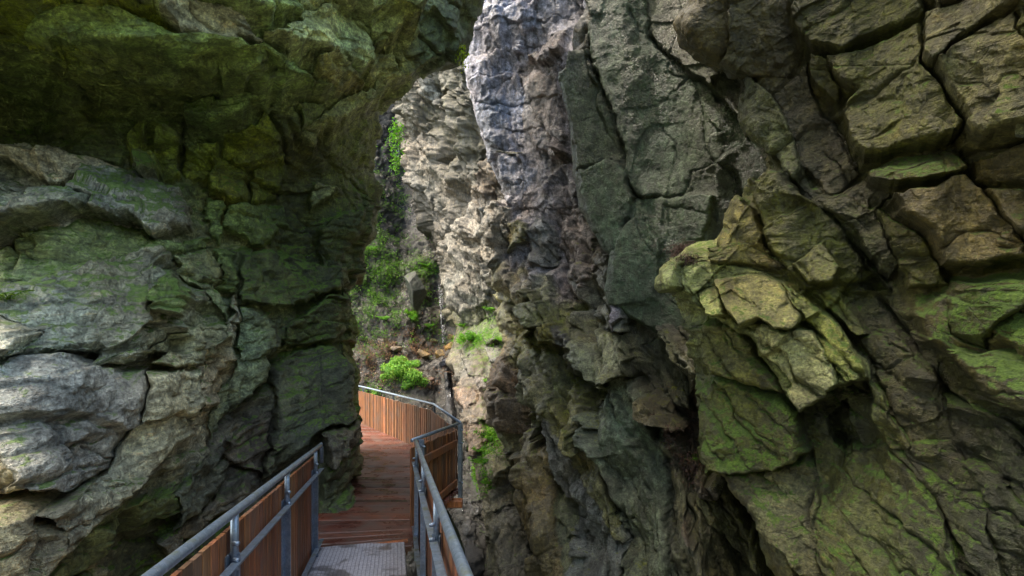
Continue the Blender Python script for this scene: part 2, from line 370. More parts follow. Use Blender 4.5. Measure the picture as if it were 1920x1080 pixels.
#LEFT
exec_left = True
L1 = (0, 0, 2.); L2 = (0, 440, 1.6875); R1 = (1260, 0, 2.); R2 = (1200, 440, 1.6875); P1 = (860, 0, 2.); Q1 = (840, 540, 2.)
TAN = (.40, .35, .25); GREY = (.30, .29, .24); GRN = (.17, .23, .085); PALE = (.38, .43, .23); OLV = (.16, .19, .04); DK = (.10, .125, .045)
left_blocks = [
 B(L1, [(0,210),(230,200),(245,320),(150,430),(90,440),(0,400)], .15, 26, col=DK),
 B(L1, [(245,200),(400,240),(450,270),(320,320),(260,310)], .12, 16),
 B(L1, [(150,430),(290,330),(340,380),(330,470),(260,480),(180,470)], .16, 18, col=DK),
 B(L1, [(370,360),(460,260),(540,400),(450,430),(390,420)], .14, 16),
 B(L1, [(460,240),(620,260),(640,370),(590,400),(540,400)], .12, 16),
 B(L1, [(370,450),(480,460),(530,560),(440,650),(260,590),(300,540)], .1, 20, col=DK),
 B(L1, [(0,0),(520,0),(540,90),(600,110),(400,80),(150,90),(0,100)], .3, 24, ty=.6, col=OLV),
 B(L1, [(520,0),(760,0),(720,60),(720,110),(600,110),(540,90)], .34, 20, col=PALE),
 B(L1, [(740,0),(1130,0),(1110,100),(960,130),(880,90),(720,60)], .3, 22, ty=.5, col=GRN),
 B(L1, [(1110,-60),(1520,-60),(1500,30),(1340,60),(1110,100)], .34, 22, col=PALE),
 B(L1, [(150,90),(420,90),(560,120),(700,200),(860,225),(1000,240),(1150,330),(1240,385),(1100,390),(980,370),(820,350),(700,310),(600,250),(400,230),(250,210),(130,190)], .38, 26, ty=.5, col=GRN),
 B(L1, [(620,110),(860,90),(990,200),(860,225),(700,190)], .3, 18, col=GREY),
 B(L1, [(990,200),(1130,100),(1300,80),(1350,160),(1390,240),(1370,290),(1290,280),(1180,240),(1060,210)], .4, 20, ty=.4, col=PALE),
 B(L1, [(1140,250),(1230,250),(1320,340),(1240,385),(1150,340)], .5, 14, col=(.24,.22,.08)),
 B(L1, [(1340,40),(1500,30),(1545,110),(1480,180),(1400,240),(1350,150)], .45, 16, tx=.5, col=(.2,.22,.09)),
 B(L1, [(690,430),(830,380),(980,380),(900,460),(820,510),(700,490)], .4, 16, ty=.3, col=GRN),
 B(L1, [(480,560),(530,500),(600,500),(685,540),(690,680),(620,690),(560,640),(480,665)], .25, 18, col=OLV),
 B(L1, [(690,560),(820,570),(850,700),(740,690),(700,680)], .2, 14, col=OLV),
 B(L1, [(840,500),(990,440),(1060,600),(1060,650),(990,660),(930,640),(830,600)], .22, 18, col=OLV),
 B(L1, [(800,610),(930,640),(940,780),(880,790),(790,740)], .3, 16, col=OLV),
 B(L1, [(1110,540),(1300,380),(1400,330),(1410,380),(1250,510),(1150,575)], .4, 12, tx=.3, col=PALE),
 B(L1, [(1000,400),(1090,400),(1100,540),(1060,580)], .2, 14),
 B(L1, [(1090,420),(1200,410),(1180,500),(1110,530)], .3, 10, col=GRN),
 B(L1, [(1400,240),(1460,230),(1500,290),(1440,380),(1370,340),(1350,300)], .35, 12, col=PALE),
 B(L1, [(1180,690),(1260,700),(1170,790)], .25, 6, col=PALE),
 B(L1, [(950,660),(1080,640),(1090,760),(960,780)], .2, 12, col=OLV),
 B(L1, [(860,800),(1090,780),(1100,850),(980,920),(940,900),(850,880)], .25, 14, col=GRN),
 B(L1, [(1200,860),(1300,800),(1400,780),(1370,900),(1330,1030),(1200,1010)], .25, 16, col=DK),
 B(L1, [(790,750),(850,790),(840,920),(800,900)], .25, 10, col=GRN),
 B(L1, [(0,500),(60,540),(250,610),(470,670),(480,700),(360,710),(210,680),(60,610),(0,600)], .3, 14, ty=.5, col=TAN, moss=.1),
 B(L1, [(0,690),(130,695),(300,740),(400,810),(350,850),(230,890),(110,920),(0,950)], .5, 30, ty=.7, col=(.2,.21,.15), moss=.1),
 B(L1, [(350,700),(470,690),(560,640),(620,700),(700,720),(745,790),(740,870),(620,915),(560,880),(540,860),(350,850),(400,810),(300,740)], .5, 24, ty=.6, col=GREY, moss=.6),
 B(L1, [(530,650),(590,640),(625,690),(560,710),(540,690)], .6, 10, col=OLV, moss=.9),
 B(L1, [(0,960),(110,920),(240,895),(350,850),(560,880),(620,915),(800,900),(790,940),(600,965),(400,1000),(200,1060),(0,1080)], .15, 16, col=GRN),
 # lower left
 B(L2, [(560,80),(690,50),(695,170),(690,290),(640,180)], .3, 14, col=(.24,.26,.14)),
 B(L2, [(690,50),(750,60),(750,180),(700,170)], .25, 12, col=GRN),
 B(L2, [(770,60),(860,50),(1000,100),(1110,100),(1110,160),(1040,190),(940,220),(880,230),(760,220)], .35, 18, ty=.4, col=DK, moss=.5),
 B(L2, [(880,280),(1030,200),(1110,180),(1110,300),(1040,340),(880,360)], .3, 14, col=DK, moss=.5),
 B(L2, [(870,410),(930,370),(1030,360),(1080,430),(1090,580),(980,640),(860,740),(860,560)], .35, 20, col=(.13,.14,.09)),
 B(L2, [(700,650),(850,560),(855,740),(730,690)], .15, 14, col=(.17,.15,.12)),
 B(L2, [(1090,180),(1130,300),(1150,600),(1140,640),(1095,580),(1080,400)], .2, 10, col=OLV),
 B(L2, [(750,230),(850,270),(870,380),(830,470),(750,540),(650,640),(640,570),(700,470)], .3, 16, tx=.3, col=(.17,.2,.12)),
 B(L2, [(540,790),(640,690),(730,690),(740,740),(660,840),(570,900),(550,850)], .35, 16, col=(.14,.15,.11), moss=0),
 B(L2, [(660,850),(790,750),(800,780),(700,880),(540,1000),(500,950)], .35, 14, col=(.2,.18,.14), moss=0),
 B(L2, [(230,900),(400,830),(540,790),(550,860),(400,950),(260,1080),(200,1080)], .2, 14, col=DK, moss=.5),
 B(L2, [(690,290),(750,180),(740,260),(700,400),(590,560),(600,470)], .4, 12, col=TAN),
 B(L2, [(980,650),(1090,590),(1100,640),(1060,690),(1020,740),(1000,660)], .5, 12, col=(.24,.2,.15), moss=0),
 B(L2, [(1040,700),(1140,640),(1160,820),(1080,850),(1000,900),(1010,760)], .3, 16, col=(.14,.15,.08), moss=.4),
 B(L2, [(0,170),(150,165),(350,100),(520,70),(575,110),(640,190),(600,290),(540,350),(450,400),(350,410),(380,360),(300,380),(170,420),(90,430),(60,460),(0,470)], .6, 40, ty=.5, col=(.25,.26,.2), moss=.45),
 B(L2, [(500,400),(560,330),(620,280),(690,290),(690,350),(640,400),(540,418)], .5, 18, col=(.28,.28,.18), moss=.1),
 B(L2, [(0,450),(100,260),(250,320),(170,410),(60,460)], .55, 18, col=TAN, moss=.1),
 B(L2, [(70,450),(200,420),(480,425),(500,470),(440,600),(370,700),(270,735),(180,715),(120,620),(70,540)], .6, 26, ty=.35, col=(.25,.24,.21), moss=.2),
 B(L2, [(490,425),(590,425),(605,460),(590,530),(520,680),(420,770),(310,870),(270,885),(260,820),(240,770),(370,700),(440,600),(500,470)], .55, 16, tx=-.3, col=(.32,.31,.22), moss=0),
 B(L2, [(0,560),(80,620),(180,700),(230,760),(180,750),(80,780),(0,815)], .4, 16, col=TAN, moss=.1),
 B(L2, [(0,830),(60,800),(230,790),(270,880),(200,1180),(100,1180),(0,1180)], .6, 22, tx=-.3, col=(.33,.31,.2), moss=.1),
 B(L2, [(540,190),(560,150),(590,130),(620,200),(600,260),(550,260)], .7, 16, col=GRN, moss=.8),
]
left_lines = [L(L2, [(650,660),(740,540),(860,470),(870,380)], 5, .25), L(L2, [(850,280),(855,560),(858,740)], 3, .1), L(L1, [(680,420),(690,560),(688,660)], 3, .15),
 L(L1, [(1010,430),(1060,560),(1080,700),(1110,850)], 3, .12), L(L1, [(240,330),(330,380),(380,420)], 3, .1), L(L1, [(860,205),(1060,210),(1200,240)], 2.5, .1),
 L(L1, [(1000,250),(970,300),(1080,330)], 2, .07), L(L2, [(0,440),(120,430),(350,400)], 4, .15), L(L2, [(240,760),(230,860),(200,1000)], 6, .3),
 L(L2, [(300,560),(400,650)], 2, .07), L(L2, [(240,560),(340,680)], 2, .07), L(L2, [(550,990),(700,880)], 3, .1), L(L2, [(920,600),(960,680),(1010,560)], 2, .06)]
sil_left = [(960, -1400), (940, -300), (915, -40), (905, 0), (884, 60), (870, 100), (862, 112), (838, 118), (800, 138), (786, 150), (768, 167), (748, 182), (720, 205), (717, 225), (724, 240), (710, 280), (700, 300), (695, 340), (693, 407), (689, 440), (672, 455), (666, 500), (670, 527), (652, 568), (654, 627), (651, 680), (655, 753), (664, 820), (670, 880), (669, 940), (664, 1080), (650, 1600)]
lcols = [-2500,-900,-200,100,300,450,600,700,900]
lrows = [-1400,-700,-300,0,110,220,330,450,600,750,900,1080,1600]
lT = [[1.6,1.8,2.2,2.6,3.0,3.4,4.2,5.2,7.5],
 [2.2,2.4,2.7,3.0,3.3,3.8,4.6,5.6,7.8],
 [2.6,3.0,3.3,3.6,3.9,4.3,5.2,6.2,8.0],
 [3.0,3.5,3.9,4.3,4.6,5.1,6.2,7.2,8.6],
 [3.2,3.8,4.3,4.8,5.0,5.4,6.6,7.8,9.0],
 [3.4,4.2,5.2,6.2,6.4,6.6,7.6,9.0,9.6],
 [3.2,4.2,5.0,5.6,6.5,7.4,8.4,9.6,9.8],
 [2.8,3.6,4.3,4.8,5.7,7.2,8.6,9.6,9.8],
 [2.6,3.3,3.8,4.2,5.0,6.8,8.4,9.3,9.6],
 [2.4,3.0,3.4,3.8,4.8,6.7,7.9,8.8,9.0],
 [2.2,2.8,3.1,3.5,4.8,6.2,7.2,8.4,8.6],
 [2.2,2.7,3.0,3.4,4.8,5.7,6.3,7.6,8.0],
 [2.0,2.5,2.8,3.3,4.2,5.0,5.8,7.0,7.4]]
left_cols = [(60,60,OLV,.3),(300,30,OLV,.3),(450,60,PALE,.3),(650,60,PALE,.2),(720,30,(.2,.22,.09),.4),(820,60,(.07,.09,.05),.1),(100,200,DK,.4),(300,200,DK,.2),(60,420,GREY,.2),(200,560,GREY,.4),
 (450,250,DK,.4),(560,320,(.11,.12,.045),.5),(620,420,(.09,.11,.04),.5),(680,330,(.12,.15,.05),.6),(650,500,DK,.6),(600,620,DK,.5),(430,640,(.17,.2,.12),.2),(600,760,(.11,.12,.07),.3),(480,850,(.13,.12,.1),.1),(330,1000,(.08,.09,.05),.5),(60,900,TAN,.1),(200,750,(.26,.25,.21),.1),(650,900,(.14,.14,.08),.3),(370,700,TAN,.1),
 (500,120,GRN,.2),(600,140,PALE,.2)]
m_left = rock_material('mossy_gneiss', (0, math.radians(35), 0), (.5, .8, 3.2), .3, lichen=.6, sat=1.2, val=1.6, up=.16, moss=(.085, .17, .012), moss2=(.17, .28, .03), stain=.65)
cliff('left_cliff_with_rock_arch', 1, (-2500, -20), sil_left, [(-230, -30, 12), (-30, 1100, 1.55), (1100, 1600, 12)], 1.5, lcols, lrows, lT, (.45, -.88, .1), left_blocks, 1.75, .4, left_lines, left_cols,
      [(SM([('y', 30)], (1, 1, 1.5)), 1.3, .3, 1., .01), (SM([('y', -20)], (1, 1, 1.3)), .8, -.24, 1.4, 0), (SM([('y', 30)], (1, 1, 1.7)), .4, -.11, 1.4, 0), (SM([('y', 30)], (1, 1, 1.7)), .3, .03, 1., .008), (SM([('y', 20)], (1, 1, 1.4)), .14, -.06, 1.4, 0), (SM([('y', 20)], (1, 1, 1.4)), .06, -.022, 1.4, 0)], jset=[((-.25, .15, .95), .5, .06, .02, -900, 2000), ((-.3, .1, .95), .17, .018, .006, 300, 2000), ((.85, .3, .35), .8, .06, .02, 200, 2000)], painted_shade=[(580, 380, 130, 190, .5), (600, 640, 110, 200, .5), (520, 880, 150, 130, .55), (330, 1010, 110, 60, .5), (180, 280, 200, 50, .8)], fold=2.2, edge=(50, .9), mat=m_left, rough=.02, seed=3)

#RIGHT near wall
ROL = (.125, .13, .035); RBR = (.13, .11, .05); RYG = (.40, .43, .2)
right_blocks = [
 B(R1, [(60,140),(130,-40),(240,-40),(230,200),(215,270),(100,200)], .3, 16, tx=-.3, col=RBR),
 B(R1, [(230,-60),(440,-60),(500,200),(400,390),(310,300),(215,280),(230,180)], .22, 18, col=(.13,.12,.06)),
 B(R1, [(265,470),(330,310),(400,390),(500,620),(480,690),(380,640),(280,540)], .3, 18, tx=-.4, col=(.13,.15,.07)),
 B(R1, [(400,390),(530,240),(560,440),(650,520),(700,640),(620,740),(560,710),(470,580)], .14, 16, col=(.12,.11,.07)),
 B(R1, [(480,690),(510,630),(600,740),(660,700),(760,660),(830,740),(770,800),(850,1000),(790,1050),(700,900),(600,800)], .12, 16, col=(.11,.11,.06)),
 B(R1, [(290,700),(370,640),(560,790),(720,980),(800,1080),(500,1080),(420,1000),(340,880)], .3, 16, tx=-.4, col=ROL, moss=.3),
 B(R1, [(160,890),(240,750),(300,790),(350,940),(420,1010),(180,985)], .4, 14, tx=-.3, col=(.2,.18,.07), moss=.2),
 B(R1, [(460,1000),(580,920),(640,1000),(600,1060),(520,1060)], .4, 12, col=(.2,.2,.08)),
 B(R1, [(440,-60),(870,-60),(880,110),(720,190),(640,240),(540,220),(500,180),(470,80)], .4, 22, ty=.4, col=ROL, moss=.4),
 B(R1, [(890,-60),(1220,-60),(1200,10),(1000,110),(940,130),(880,60)], .42, 18, ty=.3, col=RBR, moss=.3),
 B(R1, [(540,240),(590,260),(640,350),(620,410),(560,330)], .3, 10, col=ROL),
 B(R1, [(590,260),(700,230),(870,130),(950,310),(1010,440),(1080,520),(1050,570),(870,600),(710,615),(660,520),(630,450),(700,380),(640,340)], .5, 20, ty=.35, tx=-.2, col=(.17,.17,.06), moss=.45),
 B(R1, [(875,125),(1000,110),(1220,20),(1250,100),(1100,180),(960,295),(920,220)], .5, 18, ty=.3, col=(.2,.19,.09)),
 B(R1, [(970,300),(1110,190),(1250,110),(1330,220),(1330,490),(1170,570),(1110,530),(1000,420)], .52, 20, ty=.35, tx=-.2, col=(.2,.19,.09), moss=.35),
 B(R1, [(1250,100),(1230,20),(1400,-20),(1400,310),(1330,230)], .3, 14, col=ROL),
 B(R1, [(740,650),(930,600),(1100,590),(1130,660),(960,700),(800,730),(750,700)], .45, 16, ty=.4, col=ROL, moss=.5),
 B(R1, [(1150,620),(1400,510),(1400,710),(1160,700)], .3, 14, col=RBR),
 B(R1, [(1165,725),(1400,720),(1400,940),(1260,970),(1210,860)], .4, 16, col=RBR),
 B(R1, [(820,770),(1100,675),(1160,720),(1250,970),(1130,1000),(990,1010),(930,890),(850,830)], .6, 26, ty=.4, tx=-.2, col=(.18,.15,.07), moss=.3),
 B(R1, [(770,800),(850,850),(930,900),(990,1020),(1050,1070),(900,1080),(850,1000)], .3, 14, col=ROL),
 B(R2, [(870,250),(1000,150),(1170,130),(1300,150),(1300,575),(1215,545),(1100,500),(1000,400),(900,320)], .65, 30, ty=.45, tx=-.2, col=(.21,.19,.08), moss=.75),
 B(R2, [(960,200),(1060,160),(1150,160),(1100,260),(1020,330),(960,300)], .62, 30, col=(.13,.17,.04), moss=1.),
 B(R2, [(690,320),(800,300),(960,480),(1000,640),(860,650),(790,520),(740,460)], .15, 16, col=(.11,.11,.055)),
 B(R2, [(560,180),(620,160),(700,260),(720,310),(690,315),(590,230)], .35, 10, col=(.18,.2,.06)),
 B(R2, [(960,490),(1150,560),(1300,700),(1300,1000),(1215,1000),(1100,700),(1000,640)], .14, 16, col=(.09,.1,.05)),
 B(R2, [(1020,700),(1110,700),(1300,950),(1300,1180),(1200,1100),(1110,850)], .16, 14, col=(.1,.11,.05)),
 B(R2, [(780,650),(990,640),(1110,850),(1200,1180),(1110,1080),(960,870)], .18, 16, col=(.11,.12,.05)),
 B(R2, [(540,820),(610,800),(640,700),(780,650),(960,880),(1100,1180),(610,1180)], .28, 18, ty=.3, col=(.13,.14,.055), moss=.45),
 B(R2, [(290,740),(420,720),(530,700),(560,850),(600,1180),(450,1180),(350,930)], .32, 18, ty=.3, col=(.19,.18,.09), moss=.3),
 B(R2, [(530,540),(610,490),(710,490),(770,640),(640,700),(540,600)], -.3, 14, col=(.07,.08,.03)),
 B(R2, [(700,450),(760,500),(860,650),(850,670),(790,670),(720,540)], .3, 10, col=(.19,.2,.08)),
 B(R2, [(170,480),(220,450),(330,480),(430,515),(510,560),(540,680),(420,720),(310,735),(240,720),(190,600)], .5, 30, ty=.5, col=(.13,.15,.05), moss=.7),
 B(R2, [(145,280),(200,265),(330,310),(350,370),(440,500),(330,480),(220,440),(180,400)], .45, 22, ty=.5, col=(.15,.15,.06), moss=.6),
 B(R2, [(60,90),(130,40),(240,80),(370,110),(450,150),(600,260),(700,380),(710,450),(620,465),(520,550),(430,490),(340,330),(240,270),(170,220),(70,170)], .42, 26, ty=.7, col=(.33,.37,.17), moss=.3),
 B(R2, [(60,90),(110,50),(180,50),(140,100),(150,170),(100,190),(65,150)], .48, 12, ty=.4, col=RYG),
 B(R2, [(190,180),(260,170),(300,270),(230,260)], .5, 8, ty=.5, col=RYG),
 B(R2, [(260,150),(380,130),(440,150),(520,220),(510,300),(440,305),(390,270),(340,305),(300,250)], .6, 12, ty=.6, col=(.34,.32,.15)),
 B(R2, [(350,320),(400,280),(460,310),(540,300),(590,400),(610,460),(520,548),(440,480),(480,470),(400,400),(370,360)], .6, 14, ty=.5, col=(.40,.40,.22)),
 B(R2, [(440,150),(520,180),(600,260),(690,370),(700,440),(640,455),(600,430),(570,370),(540,300),(520,240)], .5, 16, ty=.5, col=(.33,.36,.12), moss=.5),
 B(R2, [(680,1040),(760,1060),(800,1180),(680,1180)], .45, 8, col=(.22,.24,.15)),
]
right_lines = [L(R1, [(365,640),(560,790),(730,980),(810,1080)], 5, .25), L(R1, [(540,240),(560,440),(700,640)], 2.5, .06), L(R1, [(60,150),(150,230),(215,280),(310,305)], 3, .15),
 L(R2, [(520,560),(545,720),(530,850),(600,1080)], 3, .12), L(R2, [(720,150),(820,280),(960,470),(1100,560),(1215,680)], 4, .2), L(R2, [(820,660),(960,880),(1100,1070)], 3, .1),
 L(R2, [(520,280),(680,420),(730,560)], 4, .2), L(R1, [(180,960),(260,950),(330,1000)], 2, .08), L(R1, [(560,560),(660,680)], 2, .06), L(R2, [(970,480),(990,620),(1050,680)], 2.5, .08)]
sil_right = [(1240,-520),(1260,-300),(1290,-180),(1310,-70),(1325,0),(1308,30),(1290,68),(1310,95),(1345,122),(1372,140),(1412,150),(1405,180),(1390,235),(1397,262),(1430,300),(1440,318),(1425,330),(1402,352),(1385,380),(1345,440),(1335,452),(1315,456),(1282,462),(1262,482),(1258,510),(1265,535),(1284,560),(1296,600),(1290,650),(1306,715),(1308,780),(1325,840),(1352,878),(1385,905),(1430,1000),(1462,1080),(1560,1600)]
rcols = [1200,1300,1400,1500,1600,1750,1920,2200,3000,5000]
rrows = [-1400,-300,0,200,400,500,700,850,1080,1600]
rT = [[4.4,4.2,4.0,3.8,3.6,3.2,2.8,2.4,1.7,1.1],
 [5.4,5.1,4.8,4.5,4.1,3.6,3.1,2.6,1.9,1.2],
 [6.0,5.7,5.4,5.1,4.7,4.1,3.5,2.9,2.0,1.2],
 [6.2,5.9,5.7,5.3,4.9,4.3,3.7,3.0,2.1,1.2],
 [6.0,5.9,5.7,5.2,4.9,4.4,3.8,3.0,2.1,1.2],
 [5.7,5.6,5.5,5.1,4.9,4.4,3.7,2.9,2.0,1.2],
 [5.9,5.8,5.5,5.1,4.7,4.2,3.6,2.8,2.0,1.2],
 [6.0,5.8,5.5,5.0,4.6,4.1,3.5,2.8,2.0,1.2],
 [5.8,5.4,5.0,4.7,4.3,3.8,3.3,2.7,1.9,1.2],
 [4.8,4.6,4.4,4.2,3.9,3.4,3.0,2.5,1.8,1.1]]
right_cols = [(1350,40,RBR,.2),(1450,150,(.12,.11,.06),.1),(1600,60,ROL,.4),(1800,40,RBR,.3),(1700,220,ROL,.4),(1850,180,(.2,.19,.09),.3),(1550,350,(.11,.11,.06),.2),(1450,450,ROL,.3),(1750,420,RBR,.3),
 (1300,500,RYG,.2),(1450,600,RYG,.2),(1850,600,ROL,.8),(1650,650,(.1,.1,.05),.2),(1350,780,(.13,.15,.05),.7),(1600,850,(.12,.13,.05),.5),(1450,950,(.19,.18,.09),.3),(1850,900,(.09,.1,.05),.3),(1550,480,(.14,.16,.05),.4)]
m_right = rock_material('olive_mossy_rock', (0, math.radians(-40), 0), (.6, .9, 3.0), .25, moss=(.05, .11, .008), moss2=(.12, .22, .02), lichen=.25, sat=1.22, val=.8, up=.2, stain=.75)
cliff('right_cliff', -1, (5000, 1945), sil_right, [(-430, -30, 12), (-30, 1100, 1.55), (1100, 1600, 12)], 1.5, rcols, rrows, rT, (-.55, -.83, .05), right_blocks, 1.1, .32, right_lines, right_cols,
      [(SM([('y', 42)], (1, 1, 1.4)), 1.1, .14, 1., .006), (SM([('y', 42)], (1, 1, 1.6)), .7, -.15, 1.4, 0), (SM([('y', 42)], (1, 1, 1.6)), .3, -.06, 1.3, 0), (SM([('y', 30)], (1, 1, 1.5)), .3, .02, 1., .006), (SM([('y', 30)], (1, 1, 1.3)), .11, -.042, 1.4, 0), (SM([('y', 30)], (1, 1, 1.3)), .05, -.018, 1.4, 0)], jset=[((.80, 0, .60), .62, .12, .04, -900, 2000), ((-.38, .1, .92), .75, .08, .03, -900, 700), ((.80, 0, .60), .2, .03, .012, 500, 2000)], painted_shade=[(1850, 820, 160, 260, .5), (1700, 620, 90, 120, .6), (1640, 430, 60, 160, .6), (1530, 120, 120, 180, .65), (1420, 560, 40, 60, 1.), (1560, 800, 70, 60, .6), (1880, 430, 60, 60, .7)], fold=1.8, fold_in=30, edge=(34, .5), mat=m_right, rough=.02, seed=8)

#SLAB middle
SG = (.125, .185, .115)
slab_blocks = [
 B(P1, [(700,-40),(940,-40),(860,140),(1000,270),(950,340),(800,240),(720,150)], .15, 12, col=(.15,.16,.1)),
 B(P1, [(505,20),(600,-40),(700,-40),(720,160),(800,240),(860,280),(950,350),(1050,480),(1060,520),(960,600),(860,640),(830,740),(700,745),(630,650),(590,460),(560,380),(510,190)], .16, 16, tx=-.3, col=SG, moss=.05),
 B(P1, [(390,290),(440,200),(510,200),(540,330),(590,460),(630,600),(640,650),(560,600),(450,640),(430,500)], .2, 16, col=(.14,.16,.1), moss=.05),
 B(P1, [(440,100),(500,60),(510,190),(440,200),(400,260)], .12, 8, col=(.22,.19,.14)),
 B(P1, [(460,640),(580,600),(640,660),(690,740),(620,860),(580,950),(510,870),(480,760)], .2, 16, col=SG, moss=0),
 B(P1, [(690,740),(830,740),(950,720),(940,830),(920,900),(780,940),(720,860)], .14, 12, col=SG),
 B(P1, [(600,890),(680,800),(720,860),(760,950),(750,1130),(560,1130)], .22, 14, col=SG),
 B(P1, [(950,600),(1060,520),(1160,620),(1000,740),(960,830),(950,720)], .05, 8, col=(.09,.115,.085)),
 B(P1, [(950,310),(1010,290),(1110,310),(1060,470),(960,350)], .1, 8, col=(.11,.12,.07)),
]
slab_lines = [L(P1, [(505,180),(560,370),(600,460),(635,640),(690,740)], 3.5, .22), L(P1, [(720,160),(800,240),(870,280),(950,350),(1050,470)], 3, .15), L(P1, [(630,440),(750,390),(860,290)], 2, .06),
 L(P1, [(830,740),(860,640),(960,600),(1060,520)], 2.2, .08), L(P1, [(450,640),(560,600),(640,640)], 2.5, .1), L(P1, [(620,860),(690,740),(830,740)], 3, .12), L(P1, [(640,60),(700,150)], 2, .06),
 L(P1, [(740,390),(760,480),(840,640),(850,700)], 1.5, .04), L(P1, [(780,780),(940,800)], 2, .05)]
sil_slab = [(1130,-900),(1112,-60),(1108,20),(1100,45),(1085,60),(1078,90),(1054,130),(1052,150),(1062,200),(1072,280),(1078,330),(1092,390),(1106,420),(1130,460),(1150,480),(1146,520),(1138,545),(1148,570),(1172,592),(1215,618),(1262,650),(1330,700),(1400,800),(1500,1100)]
cliff('grey_green_slab_wall', -1, (1700, 1480), sil_slab, [(-160, -30, 12), (-30, 800, 1.6), (800, 1100, 12)], 1.6, [1000,1080,1200,1350,1500,1700], [-900,0,300,600,1100],
      [[8.6,8.3,7.8,7.0,6.4,6.0],[9.0,8.6,8.0,7.2,6.6,6.2],[9.0,8.7,8.1,7.3,6.7,6.3],[8.5,8.3,7.8,7.2,6.8,6.4],[8,8,7.6,7.2,6.8,6.4]], (-.5, -.86, 0), slab_blocks, 1., .55, slab_lines,
      [(1080,60,(.22,.2,.16),0),(1150,200,SG,.05),(1250,200,SG,.05),(1300,80,(.14,.16,.1),.1),(1120,350,(.14,.17,.1),.05),(1200,500,SG,0),(1300,330,(.12,.14,.09),.1),(1400,250,(.09,.13,.08),.1),(1230,120,SG,0),(1280,230,(.11,.16,.1),0),(1200,30,(.14,.18,.11),.05),(1380,350,(.09,.11,.085),.1)],
      [(SM([('y', -15)], (1.2, 1, .8)), 1.3, .1, 1., .01), (SM([('y', -15)], (1.3, 1, .8)), .6, -.07, 1.3, 0), (SM([('y', -15)], (1.3, 1, .9)), .16, -.02, 1.3, 0), (SM([('y', -15)], (1.3, 1, .9)), .35, .02, 1., .004)], jset=[((.93, 0, .30), 1.2, .05, .02, -900, 2000)], fold=2.4, fold_in=10, edge=(16, .2),
      mat=rock_material('grey_green_schist', (0, math.radians(20), 0), (3, 1.2, .7), .22, wet=.42, lichen=.2, up=.35, sat=1.15, val=.5), rough=.014, seed=21)

